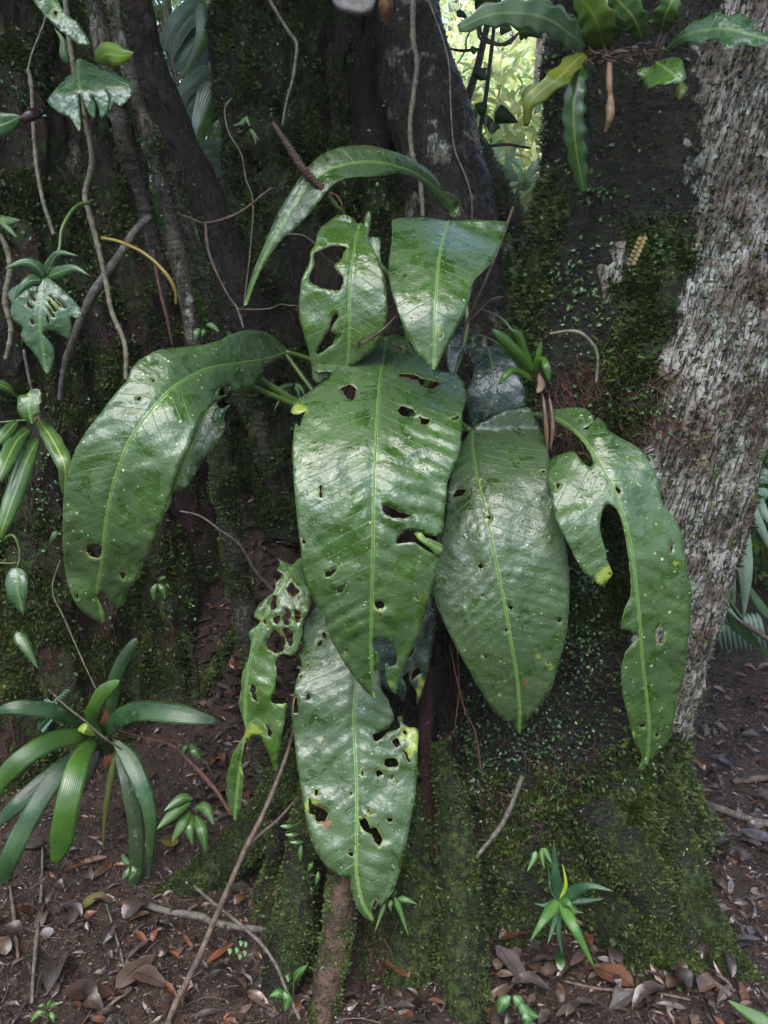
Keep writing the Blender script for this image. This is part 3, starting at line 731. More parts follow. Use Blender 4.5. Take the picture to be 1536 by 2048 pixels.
def broad_leaf(name, parent, outline, mid, holes=(), mat=M_L1, Yoff=0.0, fold=0.10, up=0.0, side=0.0, quilt=0.0042, wob=0.010, seed=0, blot=(), step=7.5, margin=True,
               midr=0.0042, label=None, rag=0.8, vsp=0.040, edge_curl=0.0, spl=0.75):
    rg = np.random.default_rng(seed + 500)
    ol = closed_spline([(p[0], p[1]) for p in outline], 6, spl)
    ol = ol + rg.normal(0, rag * 0.5, ol.shape)
    m = np.array(mid, float); mc = catmull(m, 60)          # px,row,Y
    hs = []
    for h in holes:
        h = np.array(h, float)[:, :2]
        c = closed_spline(h, 4, 0.5); hs.append(c + rg.normal(0, 1.7 if rag > 1 else 0.8, c.shape))
    def field(q):
        """arc length s (m), signed offset v (m), base depth for photograph points q"""
        a = mc[:-1, :2]; b = mc[1:, :2]; d = b - a; L2 = (d ** 2).sum(1) + 1e-9
        w = q[:, None, :] - a[None]; t = np.clip((w * d[None]).sum(2) / L2[None], 0, 1)
        pr = a[None] + d[None] * t[:, :, None]; e = q[:, None, :] - pr; dd = (e ** 2).sum(2)
        k = dd.argmin(1); ar = np.arange(len(q)); tt = t[ar, k]
        seg = np.linalg.norm(np.diff(P(mc[:, 0], mc[:, 1], mc[:, 2]), axis=0), axis=1); cum = np.concatenate([[0], np.cumsum(seg)])
        s = cum[k] + seg[k] * tt
        Y = mc[k, 2] * (1 - tt) + mc[k + 1, 2] * tt
        sg = np.sign(d[k, 0] * e[ar, k, 1] - d[k, 1] * e[ar, k, 0])
        # smooth the transported depth a little away from the midrib so it does not crease
        v = np.sqrt(dd[ar, k]) * Y / FPX * np.where(sg == 0, 1, sg)
        dy = -e[ar, k, 1] * Y / FPX
        return s, v, Y, dy
    def surf(q):
        s, v, Y, dy = field(q)
        av = np.abs(v)
        ph = (s - (0.62 + 0.12 * np.sign(v)) * av + 0.006 * np.sign(v)) / vsp + 0.65 * fbm(np.stack([s * 9, np.sign(v) * 3 + 0 * s, av * 7], -1), 1, 2, seed + 3)
        q_ = -(np.abs(np.sin(np.pi * ph)) ** 0.9) * quilt * .85 * sstep(0.0, 0.02, av) * (0.10 + 0.90 * sstep(-.45, .45, fbm(np.stack([s, v, 0 * s], -1), 9, 2, seed + 4)))
        wv = wob * fbm(np.stack([s, v, 0 * s + seed], -1), 7.5, 3, seed + 1) * sstep(0, 0.05, av) + 0.4 * wob * fbm(np.stack([s, v, 0 * s], -1), 26, 2, seed + 2) * sstep(0, 0.03, av)
        groove = 0.004 * np.exp(-(av / 0.006) ** 2)
        Yt = Y + Yoff + fold * av + side * v + up * dy + q_ + wv + groove + edge_curl * av ** 2
        return P(q[:, 0], q[:, 1], Yt), s, v
    lo, hi = ol.min(0), ol.max(0)
    xs = np.arange(lo[0] + 3, hi[0], step); ys = np.arange(lo[1] + 3, hi[1], step)
    g = np.stack(np.meshgrid(xs, ys), -1).reshape(-1, 2)
    g[:, 0] += (np.round((g[:, 1] - lo[1]) / step).astype(int) % 2) * step * 0.5
    ring = [ol] + hs
    keep = inside(ol, g)
    for h in hs: keep &= ~inside(h, g)
    g = g[keep]
    allr = np.vstack(ring)
    kd = np.ones(len(g), bool)
    for i in range(0, len(g), 400):
        dmin = ((g[i:i + 400, None, :] - allr[None]) ** 2).sum(2).min(1); kd[i:i + 400] = dmin > (step * 0.45) ** 2
    g = g[kd]
    # rows of points beside and on the midrib so the rib reads sharply
    mm = catmull(m, max(10, int(np.linalg.norm(np.diff(m[:, :2], axis=0), axis=1).sum() / 9)))[:, :2]
    mi = inside(ol, mm)
    for h in hs: mi &= ~inside(h, mm)
    mp = mm[mi]
    if len(mp): 
        kk = ((g[:, None, :] - mp[None]) ** 2).sum(2).min(1) > 16 if len(g) else np.zeros(0, bool); g = g[kk]
    pts = np.vstack([allr, g, mp]); edges = []; o = 0
    for r in ring:
        n = len(r); edges += [(o + i, o + (i + 1) % n) for i in range(n)]; o += n
    res = delaunay_2d_cdt([Vector((float(a), float(b))) for a, b in pts], edges, [], 0, 1e-4)
    v2 = np.array([tuple(v) for v in res[0]]); T = np.array([f for f in res[2] if len(f) == 3], int)
    ce = v2[T].mean(1); ok = inside(ol, ce)
    for h in hs: ok &= ~inside(h, ce)
    T = T[ok]
    V, s, v = surf(v2)
    cr = np.cross(V[T[:, 1]] - V[T[:, 0]], V[T[:, 2]] - V[T[:, 0]]).mean(0)
    if cr[1] > 0: T = T[:, ::-1]
    col = np.zeros((len(V), 3))
    for (bx, by, br, ch) in blot:
        f = sstep(br * 1.3, br * 0.2, np.hypot(v2[:, 0] - bx, v2[:, 1] - by) + br * .5 * fbm(V, 70, 2, 9)); col[:, ch] = np.maximum(col[:, ch], f)
    if hs:
        hp_ = np.vstack(hs); kk_ = np.array([rg.random() < .6 for _ in hs]); hid = np.concatenate([np.full(len(h), i) for i, h in enumerate(hs)])
        dm_ = np.full(len(v2), 99.0)
        for i in range(0, len(v2), 1000):
            dd_ = ((v2[i:i + 1000, None, :] - hp_[None]) ** 2).sum(2); j_ = dd_.argmin(1); dm_[i:i + 1000] = np.where(kk_[hid[j_]], np.sqrt(dd_.min(1)), 99)
        col[:, 0] = np.maximum(col[:, 0], .42 * sstep(9, 0, dm_)); col[:, 1] = np.maximum(col[:, 1], .32 * sstep(4, 0, dm_))
    leaf = obj(name, V, [T], mat, parent, np.stack([s, v], -1), col, label=label)
    so = leaf.modifiers.new('thickness', 'SOLIDIFY'); so.thickness = 0.0011; so.offset = 0
    if mi.sum() > 3 and midr:
        mpt = P(mm[mi][:, 0], mm[mi][:, 1], 1.0); q3, _, _ = surf(mm[mi]); vw = q3 - np.array([0, 0, CAMZ]); vw /= np.linalg.norm(vw, axis=1)[:, None]
        q3 = q3 - vw * 0.0012
        # separate runs where a hole interrupts the rib
        ii = np.where(mi)[0]; runs = np.split(np.arange(len(ii)), np.where(np.diff(ii) > 1)[0] + 1)
        parts = []
        for r_ in runs:
            if len(r_) < 3: continue
            u = ii[r_] / len(mi)
            parts.append(tube(q3[r_], list(midr * 0.55 * (1 - 0.75 * u)), 6, len(r_)))
        if parts:
            Vm, Fm, UVm, _ = merge(parts); obj('midrib', Vm, Fm, M_RIB, leaf, UVm)
    if parent is not None and len(T) > 900:
        dv, df = drop_set(V, T, min(420, len(T) // 9), seed); obj('water_drops', dv, df, M_WATER, leaf, kind='stuff')
    ed = []
    for k, r in enumerate(ring):
        q3, _, _ = surf(np.vstack([r, r[:1]]))
        ed.append((k, tube(q3, 0.0008 if k else 0.0006, 3, len(r) + 1, cap=False)))
    for k, e in ed:
        if k: obj('hole_rim', e[0], e[1], M_EDGE, leaf, e[2])
    if margin:
        a, b, c, _ = merge([e for k, e in ed if k == 0]); obj('leaf_margin', a, b, M_MARGIN, leaf, c)
    return leaf
A1 = lambda p: Z(480, 620, 2.194, p)
A2 = lambda p: Z(420, 1080, 2.626, p)
A3 = lambda p: Z(860, 780, 2.272, p)
A4 = lambda p: Z(0, 600, 2.477, p)
A5 = lambda p: Z(460, 0, 2.56, p)
A6 = lambda p: Z(0, 0, 2.925, p)
A7 = lambda p: Z(900, 0, 2.415, p)
A8 = lambda p: Z(0, 1300, 2.477, p)
A9 = lambda p: Z(600, 1440, 1.641, p)
plant = empty('anthurium_plant', P(760, 800, 1.95), 'huge plant with long drooping insect-eaten glossy leaves growing on the stump', 'plant')
# centre leaf
broad_leaf('leaf', plant, A1([(640, 118), (580, 95), (520, 92), (430, 110), (408, 150), (440, 178), (500, 188), (565, 203), (500, 208), (435, 202), (370, 225), (325, 250), (345, 276), (372, 268), (402, 272), (392, 300), (340, 332), (290, 370), (245, 405), (224, 450), (262, 458), (290, 440), (272, 480), (262, 515), (244, 495), (232, 600), (238, 750), (250, 900), (265, 1020), (275, 1120), (300, 1220), (340, 1300), (372, 1345), (390, 1420), (440, 1520), (500, 1610), (560, 1680), (596, 1706),
    (580, 1640), (590, 1590), (612, 1548), (605, 1510), (585, 1490), (581, 1455), (605, 1440), (640, 1442), (680, 1480), (690, 1530), (680, 1560), (656, 1566), (640, 1550), (640, 1600), (655, 1650), (682, 1690), (692, 1640), (720, 1560), (770, 1450), (810, 1330), (850, 1180), (872, 1086), (820, 1056), (760, 1020), (684, 1024), (700, 985), (748, 962), (800, 976), (880, 988), (900, 850), (912, 750), (940, 680), (966, 600), (976, 450), (990, 380), (985, 330), (960, 290), (910, 270), (860, 265), (800, 220), (740, 150), (700, 112), (665, 105)]),
    A1([(645, 118, 1.90), (615, 300, 1.72), (600, 500, 1.585), (590, 700, 1.51), (585, 900, 1.475), (583, 1100, 1.465), (578, 1300, 1.475), (575, 1500, 1.495), (590, 1700, 1.52)]),
    [A1(h) for h in ([(685, 290), (720, 278), (770, 285), (800, 300), (880, 320), (850, 348), (800, 340), (780, 310), (740, 300)], [(668, 148), (720, 165), (752, 195), (715, 192), (690, 168)], [(435, 345), (480, 325), (510, 350), (500, 395), (470, 390), (450, 360)], [(690, 440), (710, 420), (750, 430), (775, 455), (752, 470), (712, 466)], [(785, 465), (812, 478), (832, 480), (830, 502), (800, 506)], [(926, 476), (960, 460), (956, 480), (936, 488)],
        [(620, 850), (650, 855), (700, 885), (755, 900), (720, 918), (660, 910), (626, 885)], [(370, 1150), (400, 1140), (430, 1130), (400, 1168), (375, 1170)], [(765, 1245), (782, 1248), (785, 1275), (768, 1262)], [(588, 1276), (630, 1280), (636, 1305), (602, 1312)], [(612, 1330), (626, 1330), (620, 1350)], [(455, 1500), (474, 1500), (470, 1515), (458, 1512)], [(348, 770), (362, 765), (360, 820), (350, 824)], [(480, 806), (496, 804), (490, 816)], [(718, 1360), (728, 1362), (722, 1372)], [(808, 1255), (816, 1258), (812, 1268)], [(418, 1228), (440, 1228), (470, 1200), (448, 1240), (430, 1244)], [(268, 1000), (290, 1020), (276, 1026)])],
    M_L1, fold=0.16, up=0.10, quilt=0.0098, wob=0.014, seed=1, vsp=0.043, blot=[(600, 820, 16, 0), (587, 832, 10, 0), (845, 1085, 14, 0), (778, 1370, 12, 0)], midr=0.0052, label='broad central leaf with a torn upper left lobe and a row of chewed holes')
# right-centre leaf, flat and pointed
broad_leaf('leaf', plant, A3([(190, 182), (250, 140), (330, 100), (400, 86), (455, 82), (475, 130), (520, 230), (540, 300), (550, 450), (590, 600), (620, 730), (633, 850), (630, 1000), (610, 1150), (580, 1250), (550, 1360), (480, 1460), (430, 1510), (405, 1562), (380, 1520), (310, 1480), (240, 1380), (170, 1260), (100, 1130), (40, 1000), (12, 900), (20, 820), (50, 690), (70, 600), (80, 480), (100, 380), (130, 270)]),
    A3([(190, 185, 1.84), (195, 280, 1.76), (215, 400, 1.69), (255, 550, 1.63), (280, 680, 1.595), (315, 850, 1.57), (345, 1000, 1.56), (370, 1150, 1.56), (395, 1300, 1.575), (407, 1450, 1.595), (405, 1555, 1.62)]),
    [A3(h) for h in ([(98, 485), (120, 450), (165, 455), (150, 478), (120, 486)], [(495, 368), (525, 366), (520, 380)], [(215, 800), (232, 784), (242, 808), (225, 812)], [(225, 930), (250, 935), (235, 942)], [(352, 980), (380, 985), (368, 1004)], [(338, 1085), (355, 1082), (347, 1102)], [(235, 1200), (265, 1210), (255, 1222)], [(575, 1045), (600, 1034), (595, 1058)], [(525, 1235), (546, 1243), (532, 1248)], [(250, 570), (280, 574), (270, 590)], [(155, 978), (170, 982), (160, 988)], [(540, 1258), (552, 1260), (546, 1266)], [(312, 1375), (322, 1378), (316, 1386)], [(485, 1452), (496, 1456), (488, 1466)], [(462, 376), (472, 378), (466, 384)], [(200, 408), (212, 406), (208, 418)], [(234, 408), (240, 404), (240, 422)])],
    M_L2, fold=0.16, up=0.06, quilt=0.0048, wob=0.009, seed=2, blot=[(1075, 1310, 6, 0), (1052, 1365, 6, 1)], vsp=0.026, midr=0.0046, label='flat pointed leaf with a deep grooved midrib, right of the central leaf')
# far-right long leaf
broad_leaf('leaf', plant, A3([(466, 106), (560, 90), (690, 82), (742, 118), (740, 140), (715, 168), (690, 178), (716, 184), (740, 150), (760, 126), (790, 150), (810, 185), (860, 215), (940, 260), (990, 320), (1030, 390), (1042, 450), (1060, 520), (1120, 600), (1145, 680), (1165, 800), (1185, 900), (1185, 1000), (1170, 1150), (1155, 1280), (1135, 1358), (1120, 1384), (1112, 1480), (1090, 1580), (1050, 1640), (1000, 1690), (950, 1722), (962, 1690), (960, 1650), (930, 1600), (905, 1500), (880, 1400), (870, 1280), (890, 1190), (945, 1125), (900, 1092), (868, 1085), (880, 1010), (910, 940),
    (914, 890), (905, 780), (890, 680), (870, 590), (842, 532), (800, 516), (782, 550), (770, 620), (782, 680), (797, 730), (805, 780), (830, 830), (810, 862), (785, 896), (740, 860), (700, 822), (660, 762), (620, 680), (580, 600), (555, 500), (543, 420), (538, 340), (560, 308), (610, 290), (640, 280), (668, 292), (690, 325), (730, 353), (744, 330), (730, 290), (700, 240), (640, 180), (560, 138), (500, 124)]),
    A3([(472, 112, 1.86), (560, 122, 1.78), (650, 178, 1.70), (732, 270, 1.64), (792, 370, 1.60), (842, 460, 1.575), (878, 570, 1.555), (908, 680, 1.545), (926, 800, 1.54), (940, 920, 1.54), (955, 1080, 1.545), (967, 1250, 1.56), (985, 1400, 1.58), (996, 1550, 1.60), (985, 1690, 1.63)]),
    [A3(h) for h in ([(838, 432), (870, 458), (860, 472), (845, 462)], [(1030, 1085), (1048, 1063), (1064, 1100), (1062, 1148), (1040, 1156), (1026, 1125)], [(1090, 690), (1104, 690), (1102, 735), (1092, 740)], [(570, 425), (598, 425), (580, 450)], [(806, 832), (822, 828), (818, 846)], [(948, 1520), (976, 1516), (980, 1530), (955, 1534)], [(1028, 1550), (1042, 1556), (1034, 1580), (1024, 1572)], [(926, 1545), (936, 1550), (932, 1580)])],
    M_L3, fold=0.12, side=-0.18, up=0.08, quilt=0.0042, wob=0.012, seed=3, blot=[(1213, 1150, 22, 0), (1200, 1165, 12, 0), (1352, 1125, 8, 0), (1265, 1470, 10, 0), (1160, 905, 10, 0)], midr=0.0042, label='long curving leaf farthest to the right, its left half bitten away')
# left arching leaf
broad_leaf('leaf', plant, A4([(1424, 254), (1380, 200), (1300, 155), (1210, 150), (1140, 175), (1060, 210), (960, 230), (800, 245), (720, 280), (655, 335), (630, 400), (560, 480), (500, 560), (430, 650), (380, 730), (355, 800), (335, 860), (315, 1000), (312, 1200), (325, 1350), (345, 1430), (375, 1500), (430, 1560), (510, 1600), (520, 1560), (500, 1510), (480, 1462), (512, 1440), (545, 1490), (600, 1526), (640, 1440), (700, 1340), (750, 1200), (800, 1100), (840, 960), (880, 830), (940, 700), (980, 600), (1050, 520), (1132, 470), (1090, 474), (1056, 480), (1062, 452), (1112, 420), (1150, 428), (1166, 455), (1200, 435), (1238, 432), (1290, 380), (1322, 330), (1380, 292)]),
    A4([(1420, 258, 2.04), (1340, 288, 1.93), (1250, 304, 1.83), (1160, 318, 1.745), (1050, 335, 1.66), (960, 370, 1.60), (860, 430, 1.545), (780, 510, 1.51), (700, 610, 1.485), (640, 700, 1.475), (600, 800, 1.47), (560, 920, 1.475), (530, 1060, 1.485), (515, 1200, 1.50), (500, 1330, 1.525), (484, 1440, 1.55), (510, 1596, 1.58)]),
    [A4(h) for h in ([(428, 1212), (465, 1205), (500, 1208), (508, 1240), (495, 1278), (450, 1270), (424, 1245)], [(595, 1352), (612, 1345), (626, 1358), (614, 1388), (594, 1372)], [(660, 490), (682, 484), (702, 480), (688, 500)], [(745, 408), (768, 380), (764, 405)], [(584, 1305), (594, 1310), (590, 1320)], [(572, 1250), (590, 1256), (578, 1264)], [(402, 1428), (412, 1424), (410, 1438)], [(620, 1224), (628, 1232), (620, 1234)], [(374, 1468), (388, 1440), (390, 1476), (380, 1486)], [(1130, 440), (1140, 432), (1142, 450)])],
    M_L3, fold=0.10, up=0.30, quilt=0.0052, wob=0.013, seed=4, blot=[(497 / 1, 0, 1, 0)], midr=0.0040, label='wide arching leaf on the left, spotted pale, drooping to a notched tip')
# dark crinkled leaf behind it
broad_leaf('leaf', plant, A4([(1010, 370), (1060, 355), (1110, 358), (1130, 388), (1090, 440), (1075, 515), (1100, 540), (1138, 518), (1110, 575), (1108, 650), (1060, 720), (1000, 800), (930, 920), (880, 940), (852, 960), (850, 1000), (818, 1050), (826, 1000), (850, 900), (870, 850), (900, 700), (950, 560), (980, 440)]),
    A4([(1110, 372, 1.80), (1060, 470, 1.74), (1010, 600, 1.70), (950, 740, 1.68), (880, 900, 1.68), (825, 1040, 1.70)]), [A4([(1010, 470), (1040, 450), (1050, 480), (1020, 500)])], M_L1, fold=0.05, up=0.35, quilt=0.010, wob=0.03, seed=5, vsp=0.022, label='small dark crinkled leaf tucked behind the wide arching leaf')
# bottom centre leaf
broad_leaf('leaf', plant, A2([(600, 320), (545, 365), (505, 425), (490, 500), (496, 560), (470, 600), (485, 650), (460, 720), (440, 820), (430, 920), (445, 1050), (460, 1180), (480, 1300), (500, 1430), (520, 1540), (560, 1640), (620, 1720), (700, 1768), (745, 1782), (738, 1810), (755, 1870), (770, 1930), (820, 1985), (862, 2002), (852, 1960), (852, 1920), (878, 1878), (892, 1925), (930, 1885), (960, 1850), (985, 1780), (1010, 1680), (1030, 1600), (1050, 1480), (1075, 1360), (1085, 1200), (1090, 1100), (1090, 992), (1040, 984), (1012, 960), (1008, 926), (986, 930), (1000, 985), (960, 1004), (930, 1012), (900, 1042), (866, 1062), (850, 1022), (880, 1010), (930, 990), (965, 935), (955, 895), (930, 830), (900, 790), (890, 690), (840, 500), (740, 320)]),
    A2([(690, 330, 1.80), (740, 480, 1.74), (768, 640, 1.69), (768, 770, 1.66), (756, 900, 1.64), (757, 1000, 1.63), (764, 1150, 1.60), (770, 1300, 1.575), (770, 1450, 1.55), (768, 1600, 1.53), (770, 1750, 1.515), (800, 1900, 1.505), (858, 1998, 1.505)]),
    [A2(h) for h in ([(915, 1152), (935, 1140), (965, 1140), (995, 1165), (990, 1190), (940, 1196), (915, 1180)], [(955, 1050), (975, 1035), (1000, 1070), (975, 1092)], [(1010, 1095), (1030, 1110), (1055, 1168), (1035, 1160), (1020, 1130)], [(865, 1222), (888, 1205), (915, 1225), (880, 1245)], [(780, 1468), (820, 1460), (842, 1510), (880, 1510), (905, 1570), (890, 1610), (865, 1590), (850, 1550), (800, 1520)], [(820, 1412), (836, 1416), (852, 1445), (832, 1430)], [(920, 1455), (965, 1465), (940, 1482)], [(505, 812), (525, 800), (532, 830), (510, 846)], [(468, 718), (485, 706), (472, 745)], [(440, 850), (455, 818), (466, 860), (462, 905), (438, 912)],
        [(520, 1348), (545, 1390), (600, 1410), (622, 1440), (600, 1480), (560, 1482), (548, 1445), (518, 1435)], [(550, 1310), (570, 1305), (566, 1345), (552, 1340)], [(732, 1325), (750, 1320), (744, 1342)], [(720, 1642), (752, 1635), (748, 1664)], [(594, 1042), (603, 1040), (598, 1078)], [(558, 545), (592, 526), (582, 556), (562, 562)], [(850, 1900), (866, 1880), (880, 1900), (862, 1940)], [(585, 488), (608, 486), (616, 522), (598, 512)], [(506, 640), (522, 650), (512, 674)], [(790, 1200), (806, 1212), (808, 1242), (798, 1236)], [(750, 1590), (764, 1590), (758, 1606)], [(950, 1728), (964, 1730), (956, 1742)], [(944, 1250), (968, 1236), (952, 1256)], [(974, 1262), (992, 1268), (978, 1274)], [(608, 654), (616, 656), (610, 666)], [(936, 1210), (948, 1214), (940, 1220)], [(1012, 1000), (1036, 1004), (1030, 1026), (1014, 1020)])],
    M_L2, fold=0.13, up=-0.06, quilt=0.0055, wob=0.011, seed=6, blot=[(822, 1468, 24, 0), (828, 1490, 18, 0), (815, 1505, 14, 0), (800, 1480, 9, 0), (622, 1612, 16, 0), (640, 1620, 14, 1), (590, 1405, 8, 1), (652, 1648, 10, 1)], midr=0.0045, label='lowest hanging leaf, riddled with holes and yellow at its right edge')
# tattered leaf, lower left
broad_leaf('leaf', plant, A2([(350, 92), (375, 105), (430, 130), (480, 95), (500, 180), (528, 300), (520, 360), (488, 420), (480, 500), (465, 560), (430, 605), (370, 600), (345, 640), (350, 700), (335, 790), (315, 830), (342, 862), (405, 860), (392, 940), (370, 1050), (352, 1180), (350, 1225), (320, 1150), (290, 1080), (262, 1020), (190, 1052), (165, 1180), (175, 1250), (162, 1400), (142, 1450), (128, 1475), (90, 1350), (88, 1250), (110, 1150), (150, 1070), (187, 1010), (170, 920), (150, 860), (165, 800), (168, 700), (188, 660), (207, 600), (215, 530), (205, 480), (250, 450), (270, 430), (233, 400), (242, 360), (290, 310), (330, 280), (347, 230), (385, 180), (350, 158), (370, 130)]),
    A2([(480, 105, 1.86), (430, 150, 1.83), (380, 225, 1.80), (325, 320, 1.775), (280, 420, 1.755), (240, 500, 1.745), (212, 620, 1.735), (190, 760, 1.73), (185, 900, 1.73), (180, 1060, 1.73), (150, 1250, 1.74), (130, 1465, 1.76)]),
    [A2(h) for h in ([(332, 292), (358, 302), (350, 352), (324, 366), (318, 330)], [(384, 376), (408, 356), (422, 400), (412, 444), (388, 436)], [(334, 404), (366, 396), (372, 436), (344, 446)], [(440, 372), (476, 372), (480, 416), (452, 442)], [(296, 525), (318, 482), (342, 462), (366, 490), (400, 530), (372, 588), (344, 596), (300, 572)], [(205, 768), (240, 760), (236, 800), (250, 858), (222, 832)], [(408, 240), (440, 225), (470, 270), (444, 300), (416, 280)], [(280, 430), (290, 410), (292, 446)], [(296, 452), (308, 450), (300, 466)], [(212, 940), (226, 934), (222, 966)], [(286, 950), (298, 948), (292, 962)], [(260, 570), (272, 574), (266, 590)], [(376, 460), (430, 470), (440, 520), (420, 560), (392, 500)], [(290, 960), (300, 962), (330, 1010), (310, 1040)])],
    M_L5, fold=0.08, up=0.05, side=0.25, quilt=0.005, wob=0.022, seed=7, blot=[(565, 1408, 12, 0), (505, 1465, 20, 0), (520, 1240, 14, 0), (490, 1540, 12, 0)], midr=0.003, rag=1.6, label='tattered leaf eaten into a lace of holes, left of the lowest leaf')
# dark leaf behind the central one
broad_leaf('leaf', plant, A2([(1100, 260), (1165, 262), (1187, 330), (1180, 480), (1152, 640), (1140, 700), (1112, 800), (1090, 862), (1084, 792), (1054, 752), (1040, 690), (1012, 722), (1030, 772), (1016, 852), (985, 802), (950, 800), (900, 768), (860, 738), (850, 520), (950, 380)]),
    A2([(1140, 270, 1.70), (1100, 420, 1.68), (1050, 560, 1.675), (1000, 700, 1.68), (960, 800, 1.69)]), [A2([(1060, 690), (1100, 660), (1110, 700), (1080, 720), (1064, 740)]), A2([(1028, 580), (1070, 540), (1066, 600), (1040, 620)])], M_L4, fold=0.05, quilt=0.006, wob=0.02, seed=8, blot=[(843, 1365, 15, 0), (836, 1385, 12, 0), (832, 1396, 8, 1)], label='dark wet leaf with a yellow tip hanging behind the central leaf', midr=0.003)
# bright rising leaf with a big bite, upper centre
broad_leaf('leaf', plant, A5([(500, 1140), (545, 1106), (590, 1100), (630, 1120), (655, 1152), (680, 1158), (694, 1110), (712, 1080), (722, 1112), (716, 1160), (705, 1222), (730, 1270), (760, 1330), (790, 1420), (802, 1520), (803, 1600), (785, 1690), (740, 1780), (640, 1860), (560, 1900), (480, 1960), (430, 1950), (420, 1880), (405, 1800), (380, 1710), (360, 1640), (355, 1560), (362, 1480), (372, 1420), (395, 1375), (412, 1330), (412, 1290), (436, 1255), (450, 1200), (470, 1165)]),
    A5([(662, 1150, 1.86), (640, 1250, 1.80), (622, 1400, 1.755), (612, 1550, 1.74), (612, 1700, 1.74), (600, 1900, 1.76)]),
    [A5([(434, 1294), (480, 1270), (560, 1255), (604, 1268), (582, 1292), (578, 1325), (556, 1342), (532, 1364), (560, 1398), (582, 1428), (570, 1475), (540, 1490), (480, 1478), (430, 1460), (402, 1436), (408, 1400), (430, 1355), (424, 1325)]), A5([(522, 1612), (545, 1600), (556, 1618), (532, 1660), (520, 1695), (545, 1715), (572, 1722), (520, 1770), (450, 1820), (446, 1790), (480, 1720), (508, 1680)]), A5([(704, 1600), (716, 1604), (710, 1616)])],
    M_L5, fold=-0.02, up=0.0, side=0.05, quilt=0.003, wob=0.012, seed=9, midr=0.0042, label='bright upright leaf with one large round bite, above the central leaf')
broad_leaf('leaf', plant, A5([(700, 1222), (740, 1215), (770, 1222), (768, 1290), (774, 1360), (760, 1340), (735, 1290)]), A5([(735, 1220, 1.95), (755, 1350, 1.93)]), [], M_L2, quilt=0.002, wob=0.004, seed=10, midr=0, label='small blade end peeping from behind the bitten upright leaf')
# upper right triangular leaf
broad_leaf('leaf', plant, A5([(832, 1130), (880, 1117), (1000, 1114), (1110, 1132), (1200, 1130), (1300, 1130), (1422, 1140), (1405, 1178), (1380, 1260), (1330, 1350), (1245, 1440), (1230, 1510), (1190, 1620), (1120, 1750), (1080, 1830), (1045, 1897), (1025, 1880), (960, 1810), (900, 1700), (850, 1560), (820, 1440), (818, 1320), (832, 1220)]),
    A5([(1115, 1134, 1.86), (1092, 1220, 1.74), (1068, 1340, 1.64), (1056, 1500, 1.57), (1049, 1650, 1.54), (1045, 1893, 1.53)]), [A5([(1075, 1715), (1086, 1700), (1082, 1735)])],
    M_L1, fold=0.10, up=0.45, quilt=0.004, wob=0.013, seed=11, blot=[(875, 660, 8, 0)], midr=0.0036, label='wet triangular leaf pointing down at the upper right of the clump')
# top arching leaf
broad_leaf('leaf', plant, A5([(72, 1565), (110, 1420), (170, 1270), (230, 1130), (300, 1000), (380, 880), (460, 800), (560, 755), (700, 745), (800, 765), (900, 800), (1000, 860), (1060, 920), (1090, 978), (1150, 1000), (1180, 1040), (1176, 1090), (1150, 1113), (1110, 1092), (1050, 1020), (1000, 950), (930, 900), (850, 885), (750, 902), (640, 905), (560, 922), (510, 962), (470, 1010), (400, 1100), (330, 1170), (260, 1230), (200, 1310), (130, 1440), (88, 1560)]),
    A5([(1150, 1080, 2.16), (1070, 980, 2.10), (950, 890, 2.02), (800, 838, 1.94), (650, 832, 1.89), (500, 872, 1.86), (390, 955, 1.85), (280, 1130, 1.84), (170, 1330, 1.84), (80, 1555, 1.86)]), [A5([(1105, 985), (1118, 982), (1128, 1010), (1145, 1025), (1130, 1026)])],
    M_L2, fold=0.02, up=0.75, quilt=0.003, wob=0.010, seed=12, midr=0.0032, label='topmost leaf arching over like a bridge with its thin tip down on the left')
# right-hand dark old leaves at the back
broad_leaf('leaf', plant, A1([(1010, 190), (1040, 160), (1080, 165), (1150, 150), (1200, 200), (1230, 280), (1250, 360), (1248, 430), (1180, 450), (1100, 470), (1040, 500), (1015, 512), (1000, 440), (990, 380), (1022, 300), (1030, 240), (1012, 220)]),
    A1([(1090, 165, 2.02), (1110, 260, 1.97), (1112, 380, 1.94), (1060, 500, 1.94)]), [], M_L4, fold=0.08, up=0.3, quilt=0.006, wob=0.012, seed=13, midr=0.003, label='dark bluish old leaf behind the flat pointed leaf')
broad_leaf('leaf', plant, A1([(925, 110), (960, 80), (1010, 85), (1056, 130), (1050, 160), (1010, 175), (960, 200), (940, 280), (915, 260), (905, 180)]),
    A1([(1040, 110, 2.1), (960, 180, 2.05), (930, 270, 2.02)]), [A1([(985, 130), (1010, 120), (1020, 145), (995, 160)])], M_L4, fold=0.03, up=0.3, quilt=0.006, wob=0.015, seed=14, midr=0, label='small ragged wet leaf under the triangular leaf')
# folded flap of the centre leaf
broad_leaf('torn_flap', plant, A1([(764, 980), (790, 976), (815, 1000), (890, 1034), (872, 1084), (840, 1050), (790, 1010)]), A1([(770, 985, 1.475), (820, 1020, 1.47), (885, 1050, 1.48)]), [], M_L5, quilt=0.001, wob=0.004, seed=15, midr=0, blot=[(835, 1075, 12, 0)])
